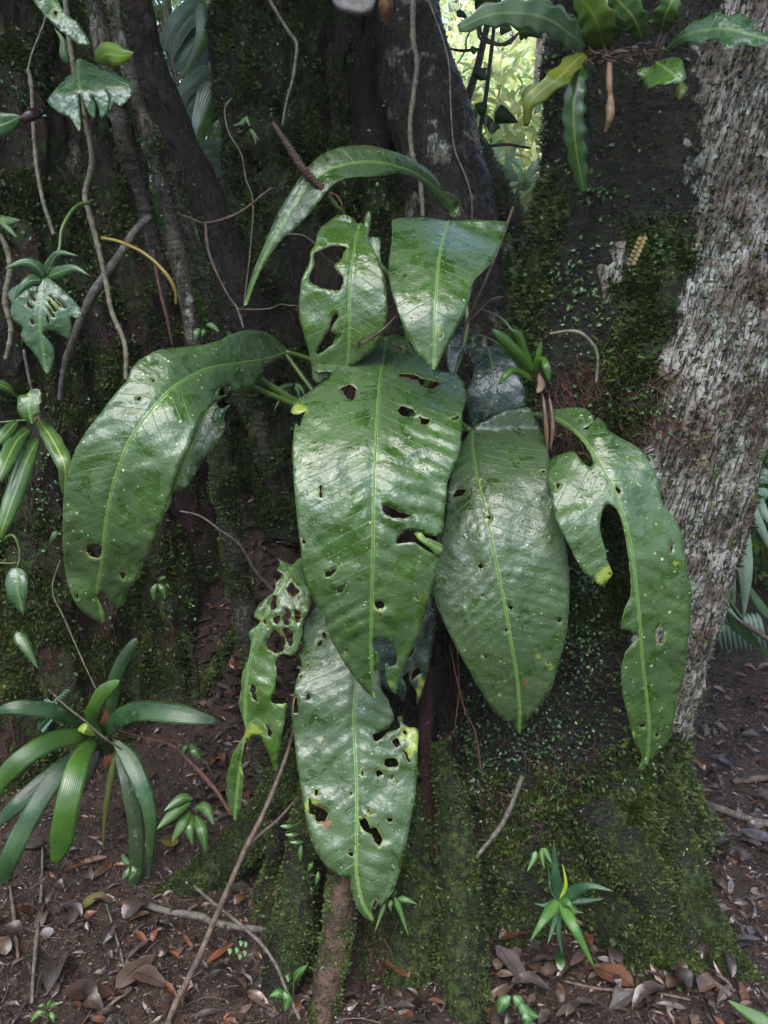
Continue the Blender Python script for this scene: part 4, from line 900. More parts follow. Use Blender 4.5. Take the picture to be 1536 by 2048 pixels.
# stalks, flower spike
def stalk(pts, r, mat=M_STALK, parent=plant, name='stalk', sides=10, **kw):
    V, F, uv = tube(PP(pts), r, sides, None, 0.06, 3); return obj(name, V, F, mat, parent, uv, **kw)
crownp = (720, 790, 2.02)
stalk([(572, 703, 2.03), (640, 728, 2.08), (700, 770, 2.06)], [.006, .008, .010])
stalk([(500, 742, 1.90), (545, 775, 1.95), (600, 808, 1.98), (680, 850, 2.0)], [.008, .010, .012])
stalk([(560, 690, 2.2), (595, 740, 2.15), (640, 800, 2.1)], [.004, .006, .007])
stalk([(733, 668, 1.90), (745, 720, 1.98), (740, 790, 2.04)], [.007, .009, .011])
stalk([(720, 450, 1.87), (735, 560, 2.0), (745, 680, 2.05), (740, 790, 2.08)], [.007, .008, .009, .011])
stalk([(760, 530, 2.02), (800, 590, 2.05), (815, 680, 2.06), (770, 790, 2.06)], [.008, .009, .010, .011])
stalk([(897, 444, 1.87), (915, 520, 1.98), (905, 640, 2.05), (850, 780, 2.05)], [.006, .007, .008, .010])
stalk([(908, 432, 2.17), (920, 560, 2.15), (935, 640, 2.1), (912, 740, 2.05), (860, 820, 2.02)], [.006, .007, .007, .008, .010])
stalk([(940, 860, 1.86), (905, 840, 1.95), (820, 830, 2.02)], [.006, .008, .010])
stalk([(1066, 828, 1.87), (1010, 850, 1.93), (900, 860, 1.98), (800, 850, 2.0)], [.007, .009, .010, .011])
stalk([(630, 1115, 1.87), (690, 1050, 1.92), (740, 950, 1.98), (750, 850, 2.0)], [.006, .007, .008, .010])
stalk([(690, 1205, 1.80), (720, 1100, 1.88), (750, 950, 1.96), (760, 850, 2.0)], [.007, .008, .009, .010])
stalk([(855, 1180, 1.71), (880, 1060, 1.80), (860, 900, 1.92), (800, 840, 2.0)], [.005, .006, .008, .010])
stalk([(448, 745, 1.81), (520, 780, 1.92), (640, 830, 2.0)], [.005, .007, .009])
stalk([(760, 690, 2.06), (750, 800, 2.04), (765, 930, 2.04), (770, 1060, 2.06)], [.030, .042, .045, .03], M_TWIG, name='stem', sides=24)
sp = tube(PP([(545, 245, 1.84), (575, 290, 1.835), (608, 340, 1.83), (655, 388, 1.84)]), [.0042, .0072, .0088, .0078], 18, 90)
rr = sp[0].copy(); cc_ = catmull(PP([(545, 245, 1.84), (575, 290, 1.835), (608, 340, 1.83), (655, 388, 1.84)]), 90); ix = np.concatenate([np.repeat(np.arange(90), 18), [0, 89]])
ang = np.concatenate([np.tile(np.arange(18), 90), [0, 0]]); kn = np.where(((ix // 2) + (ang // 2)) % 2 == 0, 1.22, 0.86)
rr = cc_[ix] + (rr - cc_[ix]) * kn[:, None]
spk = obj('flower_spike', rr, sp[1], M_SPIKE, plant, sp[2])
stalk([(655, 388, 1.84), (672, 412, 1.86), (690, 440, 1.90), (715, 560, 1.98)], [.0048, .005, .005, .006], name='spike_stalk')
stalk([(652, 383, 1.835), (674, 392, 1.83), (684, 410, 1.83), (686, 432, 1.84)], [.0016, .002, .0016, .001], M_ROOTLET, name='spathe')
# ------------------------------------------------------------------ other plants, vines, sticks
def blade(name, parent, pts, w, mat, n=14, **kw):
    extra = {k: kw.pop(k) for k in ('label',) if k in kw}
    colr = kw.pop('col', (1, 1, 1))
    if parent is not None and parent.name.startswith('small_brom'): w *= .55
    if parent is not None and parent.name == 'bromeliad': w *= 1.0; kw['fold'] = kw.get('fold', .3) * .6
    pts3 = PP(pts) if isinstance(pts[0], tuple) else np.array(pts)
    V, F, uv = ribbon(pts3, w, n, **kw)
    o = obj(name, V, F, mat, parent, uv, np.tile(np.array(colr, float), (len(V), 1)), **extra)
    so = o.modifiers.new('thickness', 'SOLIDIFY'); so.thickness = 0.0007; so.offset = 0
    return o
def vine(name, pts, r, mat, label=None, cat=None, parent=None, lump=0.2, sides=9, group=None, nodes=0, n=None):
    p3 = PP(pts); r = list(np.array(r) * .82)
    V, F, uv = tube(p3, r, sides, n or max(24, len(pts) * 14), lump, len(pts) * 7)
    if nodes:
        c = catmull(p3, n or max(24, len(pts) * 14)); k = np.arange(len(c)); ix = np.concatenate([np.repeat(k, sides), [0, len(c) - 1]])
        f = 1 + 0.35 * (k % nodes == 0)
        V = c[ix] + (V - c[ix]) * f[ix][:, None]
    col = np.tile([0.1, 0.3, 0.0], (len(V), 1))
    return obj(name, V, F, mat, parent, uv, col, label=label, cat=cat, group=group)
# slender stems leaning beside the left tree
def stem_tree(pts, r, label, pale, seed, tufts=1500):
    e = empty('slender_tree', PP(pts)[-1], label, 'tree')
    limb('trunk', pts, r, M_BARK_S, e, 22, 200, .28, pale, .12, .006, seed, tufts)
    return e
stem_tree([(186, -60, 2.16), (196, 40, 2.14), (232, 205, 2.12), (255, 308, 2.12), (289, 410, 2.12), (313, 513, 2.13), (335, 600, 2.15)], [.024, .024, .022, .022, .021, .019, .016], 'slender mottled stem next to the left tree, left one of the leaning pair', .35, 201)
stem_tree([(220, -60, 2.10), (232, 40, 2.09), (245, 103, 2.08), (277, 205, 2.07), (311, 308, 2.06), (335, 410, 2.05), (356, 513, 2.04), (378, 615, 2.03), (388, 700, 2.03)], [.018, .018, .018, .018, .019, .020, .021, .022, .022], 'slender speckled grey stem, right one of the leaning pair, in front of its twin', .42, 202)
stem_tree([(345, 330, 2.3), (362, 420, 2.28), (395, 520, 2.26), (420, 600, 2.25), (440, 680, 2.24)], [.014, .017, .019, .020, .02], 'thin mossy brown stem ending above the wide arching leaf', .1, 203, 2500)
dead = empty('dead_tree', P(470, 520, 2.5), 'dark leaning dead trunk with peeling bark between the left and middle trees', 'tree')
limb('trunk', [(245, -120, 2.36), (270, 0, 2.36), (292, 103, 2.38), (326, 205, 2.40), (366, 308, 2.42), (412, 405, 2.44), (455, 513, 2.48), (490, 640, 2.52), (510, 760, 2.58)], [.046, .047, .047, .053, .056, .056, .066, .075, .08], M_BARK_G, dead, 48, 260, .05, .12, .28, .014, 204, 600)
# bark scales lifting off the dead trunk
for k, (px, ry_, L) in enumerate([(280, 90, 30), (296, 130, 36), (306, 165, 30), (300, 50, 26), (330, 200, 26), (272, 60, 22)]):
    blade('bark_scale', dead, [(px - 8, ry_ - L, 2.315), (px, ry_, 2.305), (px + 12, ry_ + L, 2.32)], 0.011, M_BARK_G, 8, prof='oval', fold=0.2, col=(0, .15, .2))
# climbing vine with split leaves, left
cv = empty('climbing_vine', P(253, 750, 1.95), 'pale jointed vine with glossy split leaves climbing the left tree', 'vine')
vine('stem', [(125, -40, 2.02), (135, 40, 2.02), (141, 100, 2.02), (158, 190, 2.02), (172, 245, 2.0), (184, 320, 2.0), (170, 390, 2.0), (180, 430, 1.99), (200, 510, 1.98), (214, 575, 1.97), (224, 625, 1.96), (250, 690, 1.94), (252, 760, 1.93)], [.0075, .0075, .008, .008, .0085, .008, .0085, .0075, .0075, .007], M_VINE, parent=cv, nodes=13)
vine('leaf_stalk', [(178, 405, 1.98), (150, 415, 1.94), (125, 455, 1.90), (118, 500, 1.88), (100, 540, 1.86)], [.0055, .005, .0045, .004], M_STALK, parent=cv)
vine('leaf_stalk', [(204, 476, 1.97), (240, 484, 1.93), (290, 508, 1.90), (330, 545, 1.89), (350, 580, 1.90), (352, 608, 1.91)], [.0055, .005, .005, .005, .006, .004], M_YSTALK, parent=cv, label='yellowed leaf stalk that has lost its leaf')
vine('leaf_stalk', [(162, 235, 2.0), (158, 200, 1.96), (156, 170, 1.93), (156, 150, 1.92)], [.005, .005, .004], M_STALK, parent=cv)
def vleaf(outl, mid, holes, seed, label, mat, up=0.3, fold=0.15, par=None):
    return broad_leaf('leaf', par or cv, outl, mid, holes, mat, fold=fold, up=up, quilt=0.003, wob=0.016, seed=seed, vsp=0.02, midr=0.0018, label=label, rag=0.6, margin=True, step=6)
M_VB = mat_big_leaf('split_leaf', dark=(0.020, 0.055, 0.020), mid=(0.035, 0.085, 0.030), dust_sheen=(0.055, 0.10, 0.055), spots=0.3, rough=0.22, vein=(0.10, 0.17, 0.06))
vleaf(A6([(430, 425), (385, 455), (320, 530), (278, 592), (340, 655), (412, 690), (465, 772), (472, 690), (462, 600), (468, 545), (510, 640), (552, 695), (556, 610), (530, 545), (572, 610), (592, 692), (634, 640), (637, 570), (622, 515), (650, 570), (640, 650), (664, 600), (712, 620), (776, 545), (750, 480), (690, 430), (620, 400), (560, 385), (490, 350), (450, 345)]),
      A6([(460, 370, 1.93), (458, 440, 1.90), (470, 540, 1.87), (480, 690, 1.86)]), [], 21, 'upper split leaf with pointed lobes', M_VB, 0.5)
vleaf([(78, 556), (90, 552), (104, 562), (120, 575), (137, 590), (152, 606), (163, 624), (157, 638), (139, 632), (142, 655), (139, 680), (120, 668), (104, 660), (88, 660), (84, 668), (98, 682), (108, 700), (107, 722), (95, 748), (82, 728), (68, 705), (50, 685), (42, 670), (46, 655), (30, 643), (21, 625), (24, 605), (14, 588), (32, 572), (58, 562)],
      [(90, 554, 1.87), (84, 600, 1.85), (80, 650, 1.84), (92, 742, 1.85)], [[(96, 590), (100, 588), (124, 612), (120, 614)], [(94, 602), (98, 600), (114, 622), (110, 624)], [(58, 590), (62, 586), (72, 600), (68, 604)], [(94, 616), (98, 616), (112, 636), (106, 636)], [(112, 596), (118, 598), (134, 616), (130, 618)], [(58, 640), (64, 634), (70, 644), (64, 650)], [(90, 630), (96, 632), (100, 646), (94, 646)], [(52, 606), (56, 602), (68, 616), (64, 620)]], 22, 'lower split leaf with rows of slits, grey sheen', M_VB, 0.4)
for sp_, w in (([(90, 556, 1.87), (74, 534, 1.85), (50, 524, 1.84), (8, 538, 1.83)], .015), ([(92, 552, 1.87), (104, 524, 1.85), (120, 506, 1.84), (158, 512, 1.84)], .013), ([(94, 554, 1.87), (125, 542, 1.84), (150, 536, 1.83), (180, 552, 1.83)], .016), ([(86, 560, 1.87), (60, 562, 1.84), (40, 580, 1.83), (28, 600, 1.83)], .014)):
    blade('leaf_lobe', cv, sp_, w, M_VLEAF, 12, prof='lance', fold=0.3)
vleaf([(60, -30), (105, -20), (118, 10), (135, 32), (155, 45), (172, 72), (180, 88), (160, 90), (148, 82), (120, 60), (95, 35), (70, 5)], [(90, -25, 1.85), (125, 35, 1.82), (172, 86, 1.82)], [[(108, 20), (115, 24), (113, 32), (106, 28)]], 23, 'pointed leaf entering from the top edge', M_VB, 0.4)
blade('leaf', cv, [(190, 122, 1.93), (215, 108, 1.9), (245, 112, 1.88), (268, 104, 1.88)], .024, M_FERNY, 12, prof='oval', fold=0.2, label='yellow-green lopsided leaf above the upper split leaf', col=(.5, .9, .6))
blade('leaf', cv, [(140, 130, 1.95), (128, 110, 1.94), (125, 80, 1.95), (108, 55, 1.96)], .010, M_SMALL, 10, prof='lance')
blade('leaf', cv, [(88, 222, 1.96), (70, 226, 1.93), (50, 236, 1.92), (30, 238, 1.93)], .013, M_DEAD, 10, prof='oval', fold=0.3, label='shrivelled dark red-brown leaf', col=(.5, .25, .25))
blade('leaf', cv, [(-30, 235, 1.85), (0, 250, 1.84), (42, 232, 1.84)], .026, M_VLEAF, 10, prof='oval', fold=0.1)
blade('leaf', cv, [(2, 436, 1.9), (20, 442, 1.88), (42, 440, 1.88)], .010, M_SMALL, 10, prof='oval')
blade('leaf', cv, [(2, 430, 1.9), (16, 455, 1.88), (36, 478, 1.88)], .012, M_SMALL, 10, prof='lance')
vine('hanging_root', [(56, 140, 2.05), (63, 170, 2.05), (66, 240, 2.05), (70, 300, 2.05), (76, 350, 2.04), (86, 400, 2.03), (98, 440, 2.02), (108, 470, 2.02)], [.006, .0065, .006, .0065, .006], M_VINE, 'knotty pale root hanging at the far left, left of the climbing vine', 'root', nodes=11)
vine('hanging_root', [(0, 470, 2.0), (14, 500, 2.0), (20, 540, 2.0), (10, 600, 2.0), (22, 660, 2.0), (12, 720, 2.0)], [.008, .009, .008, .007], M_VINE, 'thick twisted root at the left picture edge beside the split leaf', 'root', nodes=9)
vine('hanging_root', [(95, 0, 2.08), (90, 40, 2.08), (60, 120, 2.07), (58, 170, 2.06)], [.003, .003, .0025], M_VINE, 'thin root running from the top edge to the knotty pale root', 'root')
vine('aerial_root', [(300, 435, 2.08), (272, 460, 2.03), (245, 500, 2.01), (215, 545, 2.0), (180, 600, 2.0), (150, 670, 2.02), (128, 740, 2.04), (120, 800, 2.05)], [.011, .012, .013, .014, .012, .010, .008], M_GTWIG, 'lichen-grey root slanting down behind the pale jointed vine', 'root', lump=0.3)
vine('aerial_root', [(48, 700, 1.95), (55, 740, 1.94), (64, 780, 1.94), (80, 830, 1.94)], [.005, .005, .004], M_GTWIG, 'short grey root hanging under the lower split leaf', 'root')
vine('hanging_root', [(306, 500, 2.1), (318, 570, 2.09), (335, 640, 2.08), (345, 690, 2.08)], [.006, .006, .004], M_ROOTLET, 'reddish root hanging left of the yellowed leaf stalk', 'root')
# vines on the middle tree
vine('vine', A5([(935, -60, 2.45), (935, 100, 2.44), (938, 220, 2.43), (958, 320, 2.42), (942, 470, 2.41), (922, 640, 2.4), (932, 780, 2.4), (975, 940, 2.39), (988, 1110, 2.39)]), [.010, .010, .009, .009, .008], M_VINE, 'pale jointed vine hanging straight down over the middle tree', 'vine', nodes=13)
vine('vine', A5([(1000, -40, 2.44), (1050, 90, 2.43), (1090, 200, 2.42), (1122, 340, 2.41), (1132, 580, 2.4), (1150, 760, 2.39), (1205, 900, 2.38), (1236, 1010, 2.37), (1240, 1130, 2.37)]), [.0032, .003, .003, .0025], M_VINE, 'thin yellowish creeper running down the grey buttress root', 'vine')
vine('vine', A5([(190, -20, 2.5), (255, 90, 2.5), (305, 170, 2.49), (342, 235, 2.49), (322, 400, 2.48), (290, 520, 2.48), (268, 640, 2.48)]), [.0075, .007, .0065, .005, .004], M_VINE, 'bent pale root crossing the moss at the top of the middle tree', 'root', nodes=15)
vine('vine', A6([(960, -20, 2.3), (968, 120, 2.3), (1000, 260, 2.3), (1015, 380, 2.3), (1040, 500, 2.3)]), [.003, .003, .0025], M_TWIG, 'thin brown creeper dangling in front of the palm fronds', 'vine')
vine('vine', A6([(1355, 575, 2.42), (1315, 640, 2.42), (1340, 780, 2.42), (1410, 900, 2.42), (1440, 1050, 2.42), (1480, 1180, 2.42), (1465, 1450, 2.42), (1425, 1800, 2.4)]), [.0035, .003, .003, .0025], M_VINE, 'fine looping root down the left flank of the middle tree', 'root')
# twigs
def twig(name, runs, mat, label, lump=.25, cat='twig'):
    e = empty(name, PP(runs[0][0])[0], label, cat)
    for pts, r in runs: vine('branch', pts, r, mat, parent=e, lump=lump, sides=7)
    return e
twig('dead_twig', [(A6([(1045, 1250, 2.2), (1130, 1285, 2.18), (1202, 1306, 2.16), (1330, 1275, 2.15), (1440, 1220, 2.14), (1560, 1120, 2.13), (1600, 1100, 2.13)]), [.0045, .0055, .0045, .003]), (A6([(1202, 1306, 2.16), (1215, 1450, 2.14), (1260, 1580, 2.12), (1330, 1720, 2.1), (1390, 1810, 2.08), (1425, 1920, 2.06)]), [.006, .005, .004, .004]), (A6([(1390, 1810, 2.08), (1560, 1808, 2.07), (1640, 1780, 2.06)]), [.0035, .003, .002]), (A6([(1640, 1780, 2.06), (1760, 1790, 2.05), (1850, 1770, 2.04)]), [.002, .002, .0015])], M_TWIG, 'forked bare twig between the dead trunk and the arching leaves')
twig('dead_twig', [(A5([(250, 1222, 1.98), (290, 1202, 1.97), (370, 1205, 1.96), (430, 1245, 1.95), (470, 1300, 1.95), (560, 1370, 1.95)]), [.0022, .003, .0028, .002])], M_TWIG, 'curved dry twig reaching toward the bitten upright leaf')
twig('dead_twig', [(A5([(655, 1772, 1.72), (700, 1745, 1.71), (780, 1690, 1.70), (855, 1612, 1.72)]), [.004, .0035, .003, .002]), (A5([(655, 1775, 1.72), (665, 1735, 1.71), (680, 1715, 1.715)]), [.0035, .003, .002])], M_TWIG, 'short twig lying across the top of the central leaf')
twig('dead_twig', [(A5([(1450, 1060, 2.0), (1380, 1260, 1.98), (1290, 1480, 1.97), (1215, 1640, 1.96), (1180, 1770, 1.96)]), [.0045, .0045, .004, .004]), (A5([(1230, 1640, 1.97), (1330, 1540, 1.98), (1400, 1518, 1.98)]), [.003, .0025, .002])], M_TWIG, 'thin dark branch rising between the triangular leaf and the right tree')
twig('fallen_stick', [([(1044, 1552, 1.68), (1022, 1612, 1.66), (1000, 1655, 1.64), (960, 1705, 1.62), (925, 1750, 1.60), (898, 1775, 1.59)], [.0075, .007, .008, .006, .006, .004])], M_GTWIG, 'crooked grey stick leaning on the foot of the right tree', cat='stick')
def on_ground(pts, lift=0.006):
    out = []
    for px, row in pts:
        g = ground_at(px, row); out.append((g[0], g[1], g[2] + lift))
    return np.array(out)
def gstick(px, r, mat, label, lump=.25, lift=.006, cat='stick', name='fallen_stick', sides=8):
    p3 = on_ground(px, lift)
    V, F, uv = tube(p3, r, sides, max(20, len(p3) * 9), lump, len(px) * 5)
    return obj(name, V, F, mat, None, uv, np.tile([.1, .1, .1], (len(V), 1)), label=label, cat=cat)
gst = empty('fallen_stick', P(333, 2050, 1.42), 'long brown branch slanting up from the bottom edge to the mossy root', 'stick')
vine('branch', [(325, 2070, 1.42), (355, 2000, 1.45), (395, 1920, 1.49), (425, 1850, 1.53), (455, 1780, 1.56), (490, 1700, 1.60), (530, 1620, 1.66), (570, 1520, 1.72), (592, 1440, 1.76)], [.009, .009, .009, .0085, .008, .008, .0075, .006, .005], M_TWIG, parent=gst, lump=.2)
vine('branch', [(455, 1775, 1.56), (500, 1690, 1.63), (555, 1640, 1.68), (600, 1590, 1.72)], [.006, .005, .004], M_TWIG, parent=gst)
vine('fallen_stick', [(388, 1772, 1.66), (430, 1808, 1.60), (470, 1840, 1.55), (520, 1885, 1.50), (552, 1930, 1.46), (575, 1985, 1.43), (600, 2040, 1.40)], [.0045, .005, .005, .0045, .004], M_GTWIG, 'pale forked-looking stick slanting across the soil to the heart-leaved seedling', 'stick')
gstick([(270, 1802), (330, 1822), (400, 1838), (440, 1860), (500, 1872), (560, 1872), (610, 1866)], [.008, .010, .010, .009, .008], M_GTWIG, 'mossy grey root lying along the soil below the left root', cat='root', name='surface_root')
gstick([(995, 1808), (1060, 1826), (1120, 1850), (1200, 1870), (1280, 1895), (1350, 1930), (1410, 1970), (1460, 2010)], [.004, .006, .007, .007, .0065, .006], M_TWIG, 'long thin stick curving in front of the right tree foot', lift=.02)
gstick([(86, 1700), (84, 1790), (76, 1880), (68, 1960), (64, 2010)], [.003, .0045, .005, .004], M_GTWIG, 'tan straight stick standing out at the lower left', lift=.006)
gstick([(22, 1785), (30, 1850), (38, 1930)], [.004, .006, .004], M_TWIG, 'short brown stick at the left edge of the soil', lift=.006)
gstick([(214, 1818), (232, 1870), (246, 1920), (250, 1968)], [.0025, .0032, .0025], M_GTWIG, 'thin curved tan twig in the middle of the bare soil', lift=.006)
gstick([(1395, 1620), (1450, 1632), (1500, 1650), (1550, 1660)], [.011, .013, .012], M_GTWIG, 'grey broken branch on the litter at the right edge', lift=.012)
gstick([(1465, 1570), (1500, 1562), (1545, 1555)], [.010, .012, .010], M_TWIG, 'brown branch piece above the grey one at the right edge', lift=.012)
gstick([(1120, 1960), (1200, 1985), (1290, 2000), (1380, 2010)], [.003, .004, .003], M_TWIG, 'thin dark twig in the litter under the star-shaped plant', lift=.008)
gstick([(985, 1800), (1000, 1830), (1010, 1862)], [.004, .004, .003], M_GTWIG, 'short pale splinter left of the star-shaped plant', lift=.012)
vine('fallen_stick', [(360, 1022, 1.97), (400, 1032, 1.95), (440, 1060, 1.94), (480, 1090, 1.95), (510, 1140, 1.97), (550, 1185, 2.0)], [.003, .0035, .004, .0055, .006], M_GTWIG, 'pale stick crossing behind the mossy upright root on the left', 'stick')
vine('fallen_stick', [(300, 1465, 1.93), (345, 1490, 1.9), (385, 1530, 1.87), (430, 1580, 1.85), (462, 1630, 1.83)], [.004, .006, .006, .004], M_ROOTLET, 'reddish dry palm stalk above the small seedling', 'stick')
vine('hanging_root', [(120, 1120, 2.0), (105, 1180, 1.98), (130, 1240, 1.97), (165, 1320, 1.95), (200, 1395, 1.93)], [.002, .0025, .0025, .002], M_VINE, 'thin looping root falling to the bromeliad', 'root')
vine('hanging_root', [(900, 1290, 1.66), (912, 1350, 1.66), (930, 1420, 1.66), (952, 1470, 1.67), (962, 1540, 1.67)], [.002, .0025, .0025, .002], M_ROOTLET, 'reddish thin root hanging below the flat pointed leaf, longer one', 'root')
vine('hanging_root', [(915, 1300, 1.68), (918, 1380, 1.68), (908, 1470, 1.68)], [.0018, .002, .001], M_ROOTLET, 'short reddish thread of root hanging below the flat pointed leaf', 'root')
# fine rootlets clinging to the bark
rg = np.random.default_rng(99); prt = []
SURF = [(VL, NL, (0, 430, 0, 1450), 190), (VM, NM, (430, 860, 0, 640), 90), (VS, NS, (620, 950, 1300, 1880), 90), (VR, NR, (1040, 1350, 700, 880), 110), (VR, NR, (880, 1200, 1250, 1650), 60)]
for Vs_, Ns_, (x0_, x1_, y0_, y1_), cnt in SURF:
    px_, row_ = proj(Vs_); ok_ = (Ns_[:, 1] < .1) & (px_ > x0_ - 60) & (px_ < x1_ + 60) & (row_ > y0_ - 60) & (row_ < y1_ + 120)
    Vv, Nv, pp_, rr_ = Vs_[ok_], Ns_[ok_], px_[ok_], row_[ok_]
    for k in range(cnt):
        x, y = rg.uniform(x0_, x1_), rg.uniform(y0_, y1_); p_ = []
        for j in range(6):
            i_ = np.argmin((pp_ - x) ** 2 + (rr_ - y) ** 2); p_.append(Vv[i_] + Nv[i_] * rg.uniform(.002, .012)); x += rg.normal(0, 13); y += rg.uniform(4, 30)
        prt.append(tube(np.array(p_), rg.uniform(.0006, .0016), 3, 14, cap=False))
a, b, c, _ = merge(prt); obj('rootlets', a, b, M_ROOTLET, None, c, kind='stuff', label='fine reddish rootlets straggling over the bark')

# ------- bird's-nest ferns on the right tree
fe = empty('epiphytic_fern', P(1190, 120, 1.80), 'wavy-edged fern tuft perched high on the right tree', 'fern')
FE = [([(672, 238, 1.80), (600, 180, 1.72), (480, 95, 1.66), (330, 62, 1.62), (180, 75, 1.60), (40, 140, 1.60)], .027, M_FROND, .7, 7), ([(660, 215, 1.80), (580, 135, 1.74), (470, 60, 1.68), (380, -10, 1.66)], .020, M_FROND, .6, 5),
      ([(745, 250, 1.80), (720, 140, 1.74), (680, 50, 1.72), (610, -20, 1.71)], .036, M_FERNY, .4, 4), ([(785, 200, 1.80), (788, 120, 1.75), (780, 50, 1.73)], .022, M_FERN, .4, 3), ([(930, 190, 1.80), (890, 90, 1.76), (820, 10, 1.74), (770, -40, 1.73)], .026, M_FERN, .5, 5), ([(700, 200, 1.83), (740, 60, 1.8), (760, -30, 1.8)], .03, M_FERNY, .4, 4)]
for pts, w, m, wv, wf in FE:
    tn = {id(M_FERNY): (.30, .55, .4)}.get(id(m), (1, 1, 1))
    blade('frond', fe, A7(pts), w, m, 40, prof='fern', wave=wv, wfreq=wf, fold=0.08, cross=9, seed=int(w * 1e4), col=tn)
blade('frond', fe, A7([(655, 258, 1.78), (600, 300, 1.72), (520, 380, 1.67), (440, 440, 1.66), (385, 500, 1.66), (365, 610, 1.68)]), .020, M_FERNY, 36, prof='fern', wave=.6, wfreq=4, fold=.1, cross=7, col=(.6, .7, .7), label='yellowing frond pointing down to the left')
blade('frond', fe, A7([(675, 290, 1.79), (625, 360, 1.76), (600, 470, 1.75), (598, 600, 1.75), (612, 740, 1.76), (648, 935, 1.79)]), .023, M_FERN, 44, prof='fern', wave=.5, wfreq=7, fold=.2, cross=7, col=(.55, .65, .6), label='long dark frond hanging straight down the bark')
fe2 = empty('epiphytic_fern', P(1318, 110, 1.78), 'second fern on the right tree, with broad wet fronds reaching the right edge', 'fern')
broad_leaf('frond', fe2, A7([(1045, 238), (1090, 185), (1130, 140), (1180, 108), (1230, 92), (1275, 62), (1310, 66), (1345, 80), (1385, 66), (1425, 76), (1450, 98), (1492, 102), (1455, 128), (1490, 150), (1540, 168), (1536, 205), (1480, 228), (1440, 212), (1395, 218), (1345, 242), (1322, 210), (1300, 198), (1262, 188), (1230, 198), (1205, 224), (1165, 205), (1120, 222), (1080, 250)]),
           A7([(1050, 238, 1.76), (1130, 175, 1.70), (1240, 145, 1.66), (1340, 140, 1.63), (1440, 165, 1.62), (1530, 190, 1.62)]), [], M_VB, up=0.5, fold=.1, quilt=.003, wob=.014, seed=31, vsp=.02, midr=.002, margin=True, label='broad scalloped frond with grey sheen')
broad_leaf('frond', fe2, A7([(992, 300), (1040, 285), (1100, 278), (1122, 300), (1130, 335), (1140, 380), (1100, 402), (1085, 392), (1050, 412), (1010, 405), (960, 427), (940, 400), (928, 372), (900, 352), (925, 328), (975, 325)]),
           A7([(1000, 300, 1.76), (1040, 330, 1.70), (1080, 360, 1.67), (1120, 395, 1.66)]), [], M_L5, up=0.4, fold=.08, quilt=.003, wob=.01, seed=32, vsp=.02, midr=.0018)
blade('frond', fe2, A7([(1018, 165, 1.78), (1035, 90, 1.74), (1065, 20, 1.72), (1095, -40, 1.72)]), .024, M_FERN, 30, prof='fern', wave=.5, wfreq=4, fold=.1, cross=7)
blade('frond', fe2, A7([(1115, 395, 1.72), (1112, 440, 1.71), (1108, 485, 1.71)]), .014, M_FERNY, 12, prof='oval', col=(.4, .6, .6))
for k, pts in enumerate([[(1020, 150, 1.77), (1000, 220, 1.78), (990, 290, 1.80)], [(1045, 160, 1.77), (1015, 230, 1.78), (1000, 300, 1.80)], [(760, 280, 1.77), (740, 220, 1.78), (700, 200, 1.8)], [(860, 250, 1.76), (800, 250, 1.77), (740, 290, 1.78)]]):
    vine('dry_stalk', A7(pts), [.003, .004, .003], M_TWIG, parent=fe2 if k < 2 else fe)
# tangle of roots under the ferns
rg = np.random.default_rng(5); prt = []
for k in range(70):
    x0, y0 = rg.uniform(655, 1010), rg.uniform(215, 300)
    p_ = [(x0, y0, 1.79 + rg.normal(0, .012))]
    for j in range(4): p_.append((p_[-1][0] + rg.normal(0, 26), p_[-1][1] + rg.uniform(-12, 24), p_[-1][2] + rg.normal(0, .012)))
    prt.append(tube(PP(A7(p_)), rg.uniform(.0008, .002), 4, 12, cap=False))
a, b, c, _ = merge(prt); obj('root_tangle', a, b, M_TWIG, fe, c, kind='stuff')
vine('old_stalk', A7([(768, 300, 1.74), (770, 400, 1.72), (775, 480, 1.72), (770, 560, 1.71), (752, 640, 1.72)]), [.006, .008, .006, .012, .004], mat_plain('tan_husk', (.10, .06, .03), (.19, .12, .065), 60, .5, .5), 'tan shrivelled stalk dangling under the wavy-edged fern', 'stalk', lump=.4)
vine('hanging_root', A7([(480, 1612, 1.76), (600, 1600, 1.74), (670, 1640, 1.73), (712, 1720, 1.73), (706, 1850, 1.74)]), [.003, .005, .0045, .0045, .003], M_VINE, 'mossy root arching on the dark bark above the small bromeliad', 'root')
# small golden fern sprig
gs = empty('fern_sprig', P(1283, 480, 1.74), 'tiny golden-brown fern sprig on the dark bark of the right tree', 'fern')
M_GOLD = mat_leaf('golden_leaflet', (.09, .07, .02), (.15, .11, .03), .5)
for k in range(7):
    x0, y0 = 930 - 9 * k, 1150 + 20 * k
    for sgn in (-1, 1): blade('leaflet', gs, A7([(x0, y0, 1.735), (x0 + sgn * 24, y0 + 6, 1.73)]), .0055, M_GOLD, 6, prof='oval')
vine('stem', A7([(935, 1140, 1.735), (880, 1270, 1.735)]), [.0012, .001], M_TWIG, parent=gs)

